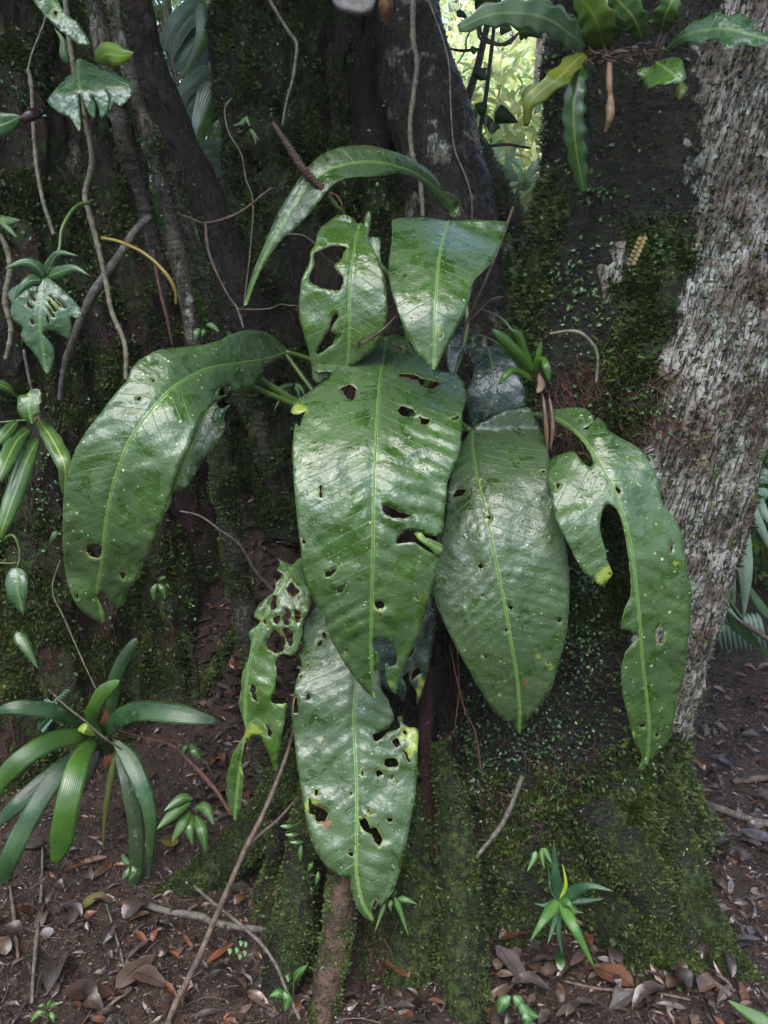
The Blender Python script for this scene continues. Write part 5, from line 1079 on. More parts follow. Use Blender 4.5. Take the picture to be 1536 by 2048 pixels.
# ------- left ferns / strap leaves
lf = empty('strap_fern', P(60, 850, 1.95), 'fern with long straplike leaves fanning from a root at the left edge', 'fern')
S = lambda pts, w, m, **k: blade('frond', lf, A4(pts), w, m, 26, **k)
S([(195, 600, 1.92), (240, 660, 1.86), (285, 740, 1.82), (322, 830, 1.80), (318, 965, 1.82)], .020, M_FERN, prof='fern', wave=.2, col=(1.3, 1.1, 1.1), label='frond with a browned wilted edge')
S([(-20, 410, 1.85), (40, 440, 1.87), (92, 490, 1.9)], .013, M_FERN, prof='lance')
S([(150, 640, 1.92), (90, 690, 1.87), (40, 780, 1.82), (-10, 900, 1.78)], .021, M_FERN, prof='fern', wave=.2)
S([(185, 690, 1.92), (130, 800, 1.86), (80, 940, 1.82), (20, 1110, 1.78), (0, 1190, 1.78)], .022, M_FERN, prof='fern', wave=.15)
S([(85, 600, 1.9), (30, 660, 1.86), (-20, 720, 1.84)], .015, M_FERN, prof='fern')
S([(190, 690, 1.92), (172, 740, 1.9), (170, 800, 1.9)], .011, M_SMALL, prof='oval')
broad_leaf('frond', lf, A4([(92, 478), (130, 470), (150, 448), (192, 440), (205, 458), (200, 490), (212, 500), (190, 520), (196, 560), (170, 580), (162, 615), (140, 600), (100, 575), (85, 540)]), A4([(145, 450, 1.87), (142, 530, 1.85), (160, 610, 1.85)]), [], M_L5, quilt=.002, wob=.01, seed=41, midr=.0015)
vine('stalk', A4([(-20, 608, 1.95), (90, 598, 1.94), (180, 590, 1.93)]), [.003, .003, .003], M_STALK, parent=lf)
vine('stalk', A4([(180, 560, 1.93), (210, 620, 1.93), (260, 700, 1.94)]), [.006, .006, .005], M_TWIG, parent=lf)
hb = empty('heart_leaf_plant', P(33, 1110, 1.93), 'small dangling plant with one drop-shaped dark leaf at the left edge', 'plant')
broad_leaf('leaf', hb, A4([(78, 1328), (105, 1332), (128, 1360), (138, 1400), (130, 1460), (118, 1560), (108, 1548), (70, 1515), (40, 1470), (26, 1410), (35, 1360), (55, 1335)]), A4([(80, 1330, 1.87), (85, 1430, 1.85), (115, 1556, 1.86)]), [], M_VB, fold=.15, quilt=.004, vsp=.012, wob=.004, seed=42, midr=.0014)
vine('stem', A4([(-20, 1215, 1.95), (60, 1165, 1.92), (95, 1230, 1.91), (95, 1290, 1.9), (82, 1330, 1.88)]), [.004, .005, .004, .002], M_STALK, parent=hb)
vine('stem', A4([(-20, 1300, 1.93), (50, 1305, 1.92), (90, 1300, 1.91)]), [.003, .003, .003], M_STALK, parent=hb)
blade('leaf', hb, A4([(282, 1140, 1.9), (262, 1180, 1.89), (235, 1228, 1.9)]), .008, M_SMALL, 8, prof='lance')
blade('leaf', lf, A4([(80, 1640, 1.86), (130, 1720, 1.84), (190, 1830, 1.83)]), .018, M_FERN, 16, prof='lance', wave=.3, col=(.5, .6, .5), label='dark lower frond')

# ------- bromeliad, lower left
br = empty('bromeliad', P(205, 1500, 1.98), 'large bromeliad with arching strap leaves at the lower left', 'plant')
B = lambda pts, w, m, **k: blade('leaf', br, A8(pts), w, m, 30, prof=k.pop('prof', 'strap'), cross=7, **k)
B([(470, 400, 1.93), (400, 352, 1.88), (300, 312, 1.82), (170, 290, 1.78), (60, 285, 1.76), (-40, 315, 1.76)], .019, M_STRAP, fold=.35)
B([(500, 430, 1.93), (455, 350, 1.90), (480, 260, 1.88), (520, 200, 1.87), (592, 150, 1.87)], .019, M_STRAPB, fold=.3, label='bright green upright leaf')
B([(520, 420, 1.93), (580, 345, 1.86), (670, 300, 1.81), (780, 300, 1.77), (900, 315, 1.75), (1000, 335, 1.75), (1085, 352, 1.76)], .026, M_STRAP, fold=.3, tilt=.2)
B([(470, 430, 1.92), (380, 425, 1.86), (250, 455, 1.80), (120, 530, 1.75), (30, 620, 1.73), (-30, 720, 1.72)], .024, M_STRAPB, fold=.25, col=(.75, .8, .9))
B([(465, 440, 1.90), (400, 540, 1.82), (355, 680, 1.76), (325, 820, 1.73), (300, 960, 1.73), (266, 1062, 1.74)], .029, M_STRAPB, fold=.2, col=(.8, .85, .85))
B([(440, 470, 1.92), (330, 560, 1.87), (200, 660, 1.82), (80, 770, 1.78), (-30, 880, 1.76)], .020, M_STRAP, fold=.3)
B([(430, 480, 1.92), (300, 600, 1.85), (190, 760, 1.79), (100, 920, 1.75), (40, 1060, 1.73), (18, 1172, 1.74)], .024, M_STRAP, fold=.25)
B([(560, 440, 1.90), (640, 540, 1.86), (705, 680, 1.82), (745, 830, 1.80), (742, 980, 1.80), (738, 1155, 1.82)], .024, M_STRAP, fold=.35, prof='lance')
B([(580, 500, 1.92), (625, 650, 1.87), (662, 800, 1.85), (678, 950, 1.84), (670, 1100, 1.84), (652, 1215, 1.86)], .020, M_STRAPD, fold=.3, label='mottled old leaf')
B([(540, 380, 1.96), (558, 250, 1.97), (575, 130, 1.97), (640, 0, 1.98), (680, -60, 1.99)], .018, M_STRAP, fold=.4, col=(.7, .75, .75))
B([(570, 520, 1.92), (545, 650, 1.90), (520, 800, 1.88), (508, 1000, 1.88)], .009, M_FERNY, fold=.3, prof='lance', col=(.35, .45, .5))
B([(590, 500, 1.93), (600, 620, 1.90), (640, 740, 1.88), (660, 860, 1.87)], .009, M_STRAP, fold=.3, prof='lance')
B([(490, 470, 1.95), (460, 560, 1.92), (420, 680, 1.9), (360, 760, 1.9)], .012, M_DEAD, fold=.3, prof='lance', col=(.5, .45, .4))
B([(385, 395, 1.86), (425, 390, 1.85), (470, 425, 1.88)], .014, M_FERNY, fold=.2, prof='oval', col=(.9, 1.4, 1.5))
blade('dry_leaf', br, A8([(520, 390, 1.93), (525, 330, 1.91), (530, 270, 1.91)]), .014, M_DEAD, 10, prof='lance', col=(2.6, 1.8, 1.0))
for k, a_ in enumerate(np.linspace(0, 6.28, 8)[:-1]):
    blade('leaf_base', br, A8([(510 + 25 * math.cos(a_), 520 + 10 * math.sin(a_), 1.95), (510 + 34 * math.cos(a_), 470 + 12 * math.sin(a_), 1.93 + .01 * math.sin(a_)), (510 + 20 * math.cos(a_), 425, 1.92)]), .014, M_STRAP, 8, prof='oval', fold=.4, col=(.7, .7, .5))
vine('dead_twig', A8([(240, 195, 1.86), (330, 280, 1.83), (420, 350, 1.81), (510, 430, 1.80), (605, 495, 1.82)]), [.0025, .003, .0035, .003], M_TWIG, 'thin bare twig lying across the heart of the large bromeliad', 'twig')
vine('fallen_stick', A8([(590, 400, 1.93), (700, 430, 1.91), (850, 470, 1.89), (960, 570, 1.87), (1060, 680, 1.85), (1140, 800, 1.83)]), [.004, .005, .007, .007, .006, .004], M_ROOTLET, 'bent dead palm stalk running from the bromeliad toward the tattered leaf', 'stick')

# ------- small bromeliad in the fork, right
sb = empty('small_bromeliad', P(1075, 790, 1.82), 'small bright bromeliad lodged at the foot of the dark bark', 'plant')
q = lambda pts, w, m=M_STRAPB, **k: blade('leaf', sb, A7(pts), w, m, 20, prof=k.pop('prof', 'strap'), fold=.4, **k)
q([(395, 1830, 1.80), (300, 1720, 1.78), (200, 1640, 1.77), (110, 1610, 1.78)], .009, prof='lance')
q([(400, 1800, 1.80), (340, 1720, 1.76), (260, 1640, 1.74), (205, 1590, 1.74)], .022)
q([(405, 1800, 1.80), (355, 1700, 1.78), (330, 1620, 1.77), (290, 1590, 1.77)], .020, col=(.8, .85, .85))
q([(400, 1840, 1.79), (320, 1790, 1.75), (270, 1810, 1.73), (235, 1860, 1.73)], .014)
q([(410, 1800, 1.79), (440, 1740, 1.76), (465, 1770, 1.74), (478, 1840, 1.74)], .016)
q([(408, 1790, 1.80), (425, 1720, 1.79), (440, 1650, 1.79)], .012)
q([(395, 1810, 1.82), (300, 1600, 1.84), (220, 1520, 1.86), (90, 1480, 1.88)], .010, M_STRAP, prof='lance')
blade('dry_sheath', sb, A7([(420, 1900, 1.76), (440, 1860, 1.77), (425, 1800, 1.79)]), .016, M_DEAD, 10, prof='oval', col=(2.2, 1.8, 1.4))
for k, pts in enumerate([[(1098, 790, 1.79), (1106, 850, 1.77), (1100, 905, 1.77)], [(1085, 785, 1.79), (1092, 850, 1.77), (1096, 920, 1.77)]]):
    blade('dry_sheath', sb, pts, .010, M_DEAD, 12, prof='oval', fold=.5, col=(2.4, 1.9, 1.4))

# ------- small plants on the ground
def seedling(label, base, leaves, mat=M_SMALL, stemr=.0018, name='seedling', prof='oval', col=(1, 1, 1), top=None):
    b3 = PP([base])[0]; e = empty(name, b3, label, 'seedling')
    t3 = top or leaves[0][0][0]
    vine('stem', [base, ((base[0] + t3[0]) / 2 + 4, (base[1] + t3[1]) / 2, (base[2] + t3[2]) / 2), t3], [stemr, stemr * .7], M_STALK, parent=e, sides=5)
    for pts, w in leaves: blade('leaf', e, pts, w * .72, mat, 16, prof=prof, fold=.25, wave=.08, col=col)
    return e
sy = 1.84
seedling('young plant with six bright oval leaves between bromeliad and mossy root', (395, 1640, 1.90), [(A8([(958, 738, sy), (900, 735, sy - .02), (810, 800, sy - .05)]), .018), (A8([(948, 750, sy), (870, 800, sy - .04), (775, 890, sy - .07)]), .021), (A8([(945, 800, sy), (905, 860, sy - .04), (850, 955, sy - .06)]), .020), (A8([(952, 810, sy), (940, 880, sy - .04), (955, 970, sy - .05)]), .017), (A8([(965, 815, sy), (1000, 890, sy - .05), (1022, 1005, sy - .06)]), .021), (A8([(962, 780, sy), (1020, 785, sy - .03), (1062, 870, sy - .05)]), .020)])
seedling('pair of small oval leaves on a curved stem above the young plant', (430, 1560, 1.88), [(A8([(945, 460, 1.84), (965, 500, 1.82), (995, 540, 1.82)]), .016), (A8([(935, 465, 1.84), (915, 490, 1.83), (905, 525, 1.83)]), .010)])
seedling('round-leaved pale seedling beneath the bromeliad tip', (262, 1760, 1.72), [(A8([(640, 1080, 1.66), (625, 1110, 1.65), (605, 1135, 1.65)]), .010), (A8([(655, 1070, 1.66), (665, 1100, 1.65), (640, 1140, 1.65)]), .012), (A8([(640, 1060, 1.66), (620, 1040, 1.66), (605, 1010, 1.66)]), .010)], col=(1.4, 1.2, 1.8))
seedling('heart-leaved seedling at the bottom edge below the stump', (575, 2050, 1.44), [(A8([(1455, 1640, 1.43), (1480, 1600, 1.42), (1522, 1560, 1.42)]), .012), (A8([(1420, 1720, 1.42), (1380, 1700, 1.41), (1335, 1715, 1.41)]), .013), (A8([(1400, 1690, 1.42), (1425, 1730, 1.41), (1410, 1790, 1.41)]), .013), (A8([(1440, 1640, 1.43), (1425, 1615, 1.43), (1430, 1650, 1.42)]), .007)], col=(1.1, 1.2, 1.1))
seedling('lobed pale-green seedling in the bottom left corner', (90, 2050, 1.40), [(A8([(230, 1790, 1.40), (190, 1800, 1.39), (150, 1845, 1.39)]), .008), (A8([(235, 1780, 1.40), (210, 1760, 1.39), (185, 1770, 1.39)]), .007), (A8([(245, 1770, 1.40), (270, 1755, 1.39), (295, 1750, 1.39)]), .007), (A8([(250, 1790, 1.40), (262, 1820, 1.39), (268, 1850, 1.39)]), .007), (A8([(235, 1775, 1.40), (240, 1755, 1.4), (252, 1735, 1.4)]), .006)], col=(1.5, 1.35, 1.6))
seedling('cluster of tiny round grey-green leaves on the soil left of the stump', (483, 1915, 1.52), [(A8([(x, y, 1.50), (x + 10, y + 12, 1.495), (x + 6, y + 30, 1.49)]), .0075) for x, y in ((1130, 1480), (1165, 1475), (1185, 1440), (1208, 1445), (1180, 1505), (1205, 1490))], col=(1.3, 1.3, 1.7))
seedling('cluster of lobed leaves in the litter at the bottom centre right', (1040, 2040, 1.43), [(A9([(690, 905, 1.42), (665, 930, 1.41), (650, 965, 1.41)]), .018), (A9([(700, 905, 1.42), (720, 925, 1.41), (740, 945, 1.41)]), .016), (A9([(720, 930, 1.41), (745, 960, 1.40), (785, 975, 1.40)]), .017), (A9([(735, 960, 1.40), (745, 985, 1.39), (740, 1010, 1.39)]), .017)], col=(.9, 1.0, 1.1))
seedling('tuft of bright narrow leaves at the tip of the lowest hanging leaf', (785, 1800, 1.56), [(A9([(310, 580, 1.53), (330, 630, 1.52), (357, 712, 1.51)]), .010), (A9([(280, 600, 1.53), (265, 640, 1.52), (245, 698, 1.51)]), .008), (A9([(300, 580, 1.53), (310, 572, 1.52), (318, 560, 1.52)]), .006), (A9([(320, 585, 1.53), (350, 590, 1.52), (385, 605, 1.52)]), .010), (A9([(300, 590, 1.53), (295, 610, 1.52), (300, 630, 1.52)]), .009)], prof='lance', col=(1.2, 1.2, 1.2))
seedling('little hanging fern leaflets left of the lowest leaf', (600, 1640, 1.62), [(A2([(x, y, 1.60), (x - 30, y + 4, 1.59), (x - 70, y + 2, 1.59)]), .007) for x, y in ((440, 1500), (465, 1545), (490, 1585))] + [(A2([(480, 1600, 1.60), (475, 1650, 1.59), (478, 1690, 1.59)]), .008), (A2([(540, 1690, 1.6), (530, 1710, 1.59), (515, 1740, 1.59)]), .009), (A2([(570, 1740, 1.6), (565, 1775, 1.59), (555, 1810, 1.59)]), .008)], prof='fern', col=(1.1, 1.1, 1.2))
seedling('bright sprout with drooping narrow leaves above the star-shaped plant', (1080, 1760, 1.62), [(A9([(800, 420, 1.60), (815, 450, 1.59), (830, 478, 1.58)]), .010), (A9([(795, 420, 1.60), (795, 455, 1.59), (803, 490, 1.58)]), .010), (A9([(775, 430, 1.60), (765, 460, 1.59), (745, 498, 1.58)]), .011)], prof='lance', col=(1.2, 1.2, 1.0))
seedling('small three-leaved sprig on the dark bank above the mossy diagonal root', (322, 1230, 1.93), [(A4([(780, 1405, 1.90), (760, 1440, 1.89), (765, 1490, 1.89)]), .011), (A4([(785, 1405, 1.90), (805, 1430, 1.89), (820, 1475, 1.89)]), .012), (A4([(785, 1395, 1.90), (800, 1380, 1.89), (822, 1372, 1.89)]), .008)], col=(1.2, 1.2, 1.2))
seedling('small round-leaved sprig above the wide arching leaf base', (415, 690, 1.98), [(A6([(1165, 1920, 1.96), (1150, 1950, 1.95), (1145, 1985, 1.95)]), .012), (A6([(1205, 1900, 1.96), (1240, 1905, 1.95), (1285, 1945, 1.95)]), .010), (A6([(1180, 1925, 1.96), (1190, 1940, 1.95), (1180, 1970, 1.95)]), .008)], col=(1.2, 1.2, 1.2))
seedling('tiny pale sprig of narrow leaves on the upper left of the middle tree', (480, 245, 2.42), [(A5([(80, 600, 2.40), (60, 630, 2.39), (12, 645, 2.39)]), .010), (A5([(75, 600, 2.40), (85, 610, 2.39), (102, 650, 2.39)]), .010), (A5([(100, 660, 2.40), (120, 680, 2.39), (150, 720, 2.39)]), .008), (A5([(105, 670, 2.40), (125, 700, 2.39), (135, 745, 2.39)]), .007)], prof='lance', col=(1.5, 1.5, 1.9))
seedling('grassy tuft behind the stalks of the wide arching leaf', (560, 790, 2.1), [(A1([(230, 330, 2.06), (180, 340, 2.04), (110, 385, 2.02)]), .009), (A1([(230, 330, 2.06), (190, 370, 2.04), (145, 450, 2.02)]), .009), (A1([(235, 325, 2.06), (205, 335, 2.04), (160, 360, 2.02)]), .008), (A1([(240, 325, 2.06), (270, 345, 2.04), (285, 380, 2.02)]), .009), (A1([(240, 335, 2.06), (255, 355, 2.04), (262, 390, 2.02)]), .008)], prof='lance', col=(.9, .9, 1.1))
st = empty('star_plant', P(1118, 1800, 1.58), 'star-shaped plant with pointed leaves growing in litter before the right tree', 'plant')
c0 = (850, 590, 1.555)
for tip_, mid_, w, m in (((833, 392, 1.55), (838, 500, 1.545), .013, M_STRAP), ((1030, 562, 1.50), (940, 545, 1.52), .014, M_STRAP), ((998, 586, 1.53), (930, 592, 1.54), .010, M_STRAP), ((932, 634, 1.53), (890, 622, 1.54), .008, M_STRAP), ((968, 815, 1.47), (905, 690, 1.49), .014, M_STRAPB), ((755, 728, 1.49), (800, 655, 1.51), .014, M_STRAPB), ((812, 738, 1.51), (832, 670, 1.53), .008, M_STRAP), ((862, 775, 1.52), (848, 690, 1.53), .009, M_STRAP), ((768, 602, 1.56), (805, 608, 1.56), .007, M_STRAP), ((815, 485, 1.58), (825, 545, 1.57), .008, M_STRAP), ((862, 475, 1.56), (872, 540, 1.55), .006, M_FERNY), ((905, 640, 1.52), (880, 600, 1.53), .010, M_STRAPB), ((930, 700, 1.53), (880, 650, 1.54), .008, M_STRAP)):
    blade('leaf', st, A9([c0, mid_, tip_]), w, m, 18, prof='lance', fold=.35, col=(1.15, 1.2, 1.6) if m is not M_FERNY else (1.2, 1.5, 1))
vine('stem', A9([(845, 690, 1.58), (850, 590, 1.56)]), [.005, .006], M_STALK, parent=st)
blade('grass_blade', None, [(1545, 2056, 1.36), (1500, 2028, 1.38), (1455, 2000, 1.40)], .017, M_STRAPB, 14, prof='lance', label=None)
g_ = bpy.data.objects['grass_blade']; props(g_, 'bright green blade poking in at the bottom right corner', 'leaf')
bf = empty('blue_fern', P(90, 1430, 1.97), 'little feathery blue-green fern behind the large bromeliad', 'fern')
for i, (x0, y0, x1, y1) in enumerate([(225, 290, 340, 190), (200, 395, 260, 330), (230, 240, 310, 300)]):
    for t_ in np.linspace(0.05, .95, 9):
        x, y = x0 + (x1 - x0) * t_, y0 + (y1 - y0) * t_
        for sg in (-1, 1):
            blade('leaflet', bf, A8([(x, y, 1.93), (x + sg * 18 * (1 - .5 * t_), y + 16 * (1 - .4 * t_) * (sg if i == 1 else 1), 1.925)]), .0035, M_VLEAF, 5, prof='oval', cross=3, col=(.8, 1.1, 1.5))
# bracket fungus at the top
bkt = [(660, -30, 2.48), (668, 8, 2.44), (690, 22, 2.42), (720, 26, 2.42), (742, 20, 2.44), (752, -6, 2.48), (750, -30, 2.5)]
broad_leaf('bracket_fungus', None, [(655, -40), (662, -5), (672, 12), (700, 22), (725, 27), (745, 18), (755, -10), (760, -40)], [(705, -40, 2.50), (705, 24, 2.42)], [], mat_plain('grey_fungus', (.16, .14, .12), (.30, .28, .25), 40, .7, .6), quilt=.0, wob=.01, seed=51, midr=0, margin=False)
bfo = bpy.data.objects['bracket_fungus']; props(bfo, 'pale grey flat fungus on the middle tree at the top edge', 'fungus'); bfo.modifiers['thickness'].thickness = .02
dt = empty('dead_branch_stub', P(770, -20, 2.42), 'reddish brown branch stub pointing down at the top of the middle tree', 'branch')
vine('branch', A5([(800, -60, 2.40), (798, 40, 2.40), (805, 130, 2.42)]), [.026, .026, .008], mat_plain('rust_bark', (.10, .045, .02), (.22, .10, .045), 30, .6, .6), parent=dt, sides=16)
# tiny creeping plants: too many to count
def creeper(name, label, spots, n, size, seed, D, col=(1, 1, 1), par=None):
    rg = np.random.default_rng(seed); pts = []
    for (cx, cy, sx, sy_, w) in spots: pts.append(np.stack([rg.normal(cx, sx, int(n * w)), rg.normal(cy, sy_, int(n * w))], -1))
    q_ = np.vstack(pts)
    # find the nearest bark point on the chosen surface
    best = None
    px, row = D[1]; VV, NN = D[0]
    fr = (NN[:, 1] < 0.2); Vf, Nf, pf, rf = VV[fr], NN[fr], px[fr], row[fr]
    idx = np.array([np.argmin((pf - a) ** 2 + (rf - b) ** 2) for a, b in q_])
    bp, bn = Vf[idx], Nf[idx]
    bp = bp + bn * rg.uniform(0, .012, (len(bp), 1)) + rg.normal(0, .004, bp.shape)
    nn = bn * .7 + rg.normal(0, .35, bn.shape) + np.array([0, -.2, .3])
    V, F, uv, c = leaflets(bp, nn, size * rg.uniform(.6, 1.4, len(bp)), seed, asp=.7, flat=True)
    return obj(name, V, F, M_TINY, par, uv, c * np.array(col), smooth=False, kind='stuff')
dR = ((VR, NR), proj(VR)); dL = ((VL, NL), proj(VL)); dM = ((VM, NM), proj(VM))
creeper('creeping_plant', '', [(1180, 1180, 22, 50, .12), (1165, 1290, 30, 60, .12), (1000, 1500, 60, 40, .1), (930, 1480, 30, 60, .16), (930, 1570, 25, 60, .14), (1110, 1480, 50, 60, .12), (1250, 1500, 40, 60, .06), (1040, 1430, 60, 60, .1), (1100, 1330, 50, 80, .08)], 1500, .0085, 301, dR, (.8, .8, .95), tR)
creeper('creeping_plant', '', [(1210, 480, 100, 60, .1), (1140, 560, 50, 40, .2), (1180, 590, 60, 50, .15), (1190, 390, 12, 14, .1), (1310, 480, 12, 8, .05), (1325, 510, 12, 8, .05), (1100, 330, 30, 10, .05), (1240, 800, 60, 20, .1), (1330, 820, 30, 20, .06), (1110, 150, 14, 30, .05), (1120, 660, 60, 40, .1)], 520, .010, 302, dR, (.75, .75, .6), tR)
creeper('creeping_plant', '', [(60, 170, 50, 30, .15), (90, 960, 12, 60, .12), (200, 560, 100, 80, .2), (250, 720, 60, 60, .15), (70, 430, 50, 60, .2), (380, 1200, 60, 80, .1), (200, 1150, 100, 100, .12)], 650, .010, 303, dL, (.9, 1.0, 1.1), tL)
creeper('creeping_plant', '', [(500, 120, 40, 80, .4), (560, 200, 50, 60, .3), (760, 380, 50, 50, .3)], 350, .012, 304, dM, (.7, .8, .8), tM)
# ------------------------------------------------------------------ dead leaves and litter
def dead_mesh(seed, L=0.09, w=0.022):
    rg = np.random.default_rng(seed); k = rg.uniform(-.25, .25); h = rg.uniform(.004, .02)
    sp_ = np.array([[0, 0, 0.002], [L * .35, k * L * .3, h], [L * .7, k * L * .6, h * .8], [L, k * L * .7, 0.003]])
    n = 12; c = catmull(sp_, n); u = np.linspace(0, 1, n)
    W = np.maximum(np.sin(np.pi * u ** .85) ** .7, .03) * w; v = np.linspace(-1, 1, 5)
    t = np.gradient(c, axis=0); s = np.stack([-t[:, 1], t[:, 0], 0 * t[:, 0]], -1); s /= np.linalg.norm(s, axis=1)[:, None]
    cu = rg.uniform(-.1, .6)
    V = c[:, None] + s[:, None] * (v[None, :, None] * W[:, None, None]); V[:, :, 2] += cu * np.abs(v)[None] ** 1.5 * W[:, None]
    fl = V.reshape(-1, 3); dz = .007 * fbm(fl, 32, 3, seed) ; dx = .006 * fbm(fl, 40, 2, seed + 5); V[:, :, 2] += dz.reshape(n, 5); V[:, :, 0] += dx.reshape(n, 5); V[:, :, 1] *= 1 + .35 * fbm(fl, 45, 2, seed + 9).reshape(n, 5)
    uv = np.stack([np.repeat(u * L, 5), np.tile(v, n)], -1)
    return V.reshape(-1, 3), grid_faces(n, 5), uv
PAL = [(.8, .68, .65), (1.0, .95, 1.0), (1.4, 1.1, .95), (.45, .38, .4), (1.2, 1.3, 1.5), (2.0, 1.0, .55), (.6, .55, .6), (1.6, 1.5, 1.4)]
CNAME = ['brown', 'dull brown', 'tan', 'blackish', 'silvery grey', 'orange', 'dark', 'pale buff']
pool = []
for k in range(24):
    V, F, uv = dead_mesh(700 + k, 0.05 + 0.06 * ((k * 7) % 10) / 14, .008 + .011 * ((k * 3) % 7) / 7)
    me = mesh_data('fallen_leaf', V, F, uv, np.tile(PAL[k % len(PAL)], (len(V), 1)), mats=(M_DEAD,)); pool.append(me)
def place_dead(g, me, rz, label, group=None, tilt=(0, 0), scale=1.0, lift=.006):
    o = bpy.data.objects.new('fallen_leaf', me); COL.objects.link(o)
    o.location = (g[0], g[1], g[2] + lift); o.rotation_euler = (tilt[0], tilt[1], rz); o.scale = (scale,) * 3
    return props(o, label, 'leaf', group)
def special(px, row, L, w, rz, colr, label, seed, tilt=(0, 0), lift=.012):
    V, F, uv = dead_mesh(seed, L, w)
    me = mesh_data('fallen_leaf', V, F, uv, np.tile(colr, (len(V), 1)), mats=(M_DEAD,))
    return place_dead(ground_at(px, row), me, rz, label, None, tilt, lift=lift)
special(125, 1985, .125, .030, .05, (.62, .42, .42), 'large curled dark brown dead leaf near the bottom left seedling', 801)
special(235, 1985, .10, .028, .75, (.9, .8, .75), 'broad folded greyish dead leaf at the bottom left', 802)
special(265, 1960, .10, .022, -.4, (.8, .7, .7), 'wide brown dead leaf overlapping the folded greyish one', 803, lift=.02)
special(95, 1995, .13, .022, 1.5, (.75, .72, .8), 'long ragged grey leaf lying upright on the soil', 804)
special(345, 1712, .06, .026, 2.2, (1.9, 2.0, .55), 'yellow-green fallen leaf with brown spots beneath the young plant', 805, lift=.02)
special(165, 1830, .075, .016, 1.1, (1.7, 2.1, .8), 'narrow yellowish green fallen leaf on the bare soil', 806)
special(245, 1840, .08, .030, .9, (.75, .72, .72), 'dark grey folded dead leaf at the end of the grey surface root', 807)
special(500, 1836, .055, .026, .3, (1.6, 1.1, .8), 'pale tan dead leaf right of the pale forked stick', 808, lift=.02)
special(540, 1842, .05, .012, .1, (2.0, .9, .5), 'orange-brown dead leaf close to the stump foot', 809, lift=.015)
special(470, 1830, .035, .014, 1.0, (2.2, 1.3, .9), 'small cupped orange leaf against the pale forked stick', 810, lift=.02)
special(40, 1710, .07, .028, .2, (1.0, 1.05, 1.25), 'greyish purple dead leaf under the bromeliad tips', 811, lift=.01)
special(1050, 1985, .13, .021, 1.95, (1.3, 1.35, 1.75), 'long narrow silver-purple dead leaf at the bottom centre right', 812, lift=.02)
special(1120, 1965, .07, .013, 1.5, (.45, 1.6, .4), 'torn dark green fallen leaf below the star-shaped plant', 813, lift=.03)
special(1265, 1985, .10, .030, 2.5, (1.4, .85, .65), 'orange-brown curled leaf at the bottom right', 814, lift=.015)
special(1290, 1960, .09, .03, .3, (.95, .8, .9), 'broad mauve-brown dead leaf beside the orange curled one', 815)
special(1230, 1945, .06, .02, 1.2, (1.1, 1.1, 1.3), 'grey cupped dead leaf just behind the broad mauve one', 816)
special(1400, 1655, .06, .016, 2.1, (2.6, 2.2, .5), 'small yellow fallen leaf by the grey broken branch', 817, lift=.02)
special(1480, 1680, .11, .028, -.5, (1.0, 1.05, 1.3), 'long shiny grey-brown leaf under the grey broken branch', 818, lift=.02)
special(1500, 1600, .11, .026, -.6, (.8, .6, .6), 'folded brown leaf above the grey broken branch', 819, lift=.02)
special(1420, 1720, .07, .03, .3, (1.0, 1.05, 1.35), 'crumpled silvery leaf on the soil right of the mossy trunk foot', 820, lift=.015)
special(1000, 1890, .10, .028, .2, (1.2, .6, .4), 'rust-red wide dead leaf at the foot of the mossy roots', 821, lift=.02)
special(820, 1990, .09, .025, 2.4, (1.6, 1.0, .7), 'tan dead leaf resting in front of the fattest mossy root', 822, lift=.03)
special(910, 2010, .06, .018, .9, (1.0, .6, .5), 'small reddish leaf in front of the straight mossy root', 823, lift=.03)
rg = np.random.default_rng(17)
zones = [('dead leaf at the bottom left', 'dead leaves littering the lower left soil', (0, 560, 1720, 2048), 44),
         ('dead leaf before the right tree', 'dead leaves littering the ground before the right tree', (960, 1500, 1830, 2048), 80),
         ('dead leaf on the right-edge path', 'dead leaves scattered on the ground at the right edge', (1370, 1560, 1330, 1900), 75),
         ('dead leaf on the bank between trees', 'dead leaves on the bank between the trees', (470, 640, 880, 1420), 50)]
for lb, gr, (x0, x1, y0, y1), n in zones:
    for k in range(n):
        gx_ = rg.uniform(x0, x1); gy_ = rg.uniform(y0, y1); g = ground_at(gx_, gy_); sc_k = rg.uniform(.6, 1.15)
        mi_ = int(rg.integers(0, len(pool))); sz_ = 'small ' if sc_k < .85 else ''; wh_ = ', near' if gy_ > (y0 + y1) / 2 else ', far'; sd_ = ' left part' if gx_ < (x0 + x1) / 2 else ' right part'; lb2 = sz_ + CNAME[mi_ % 8] + ' ' + lb + wh_ + sd_
        place_dead(g, pool[mi_], rg.uniform(0, 6.28), lb2, gr + ', ' + sz_ + CNAME[mi_ % 8] + ' ones' + wh_ + sd_, (rg.normal(0, .25) - (.5 if 'bank' in lb else 0), rg.normal(0, .2)), sc_k, rg.uniform(.004, .016))
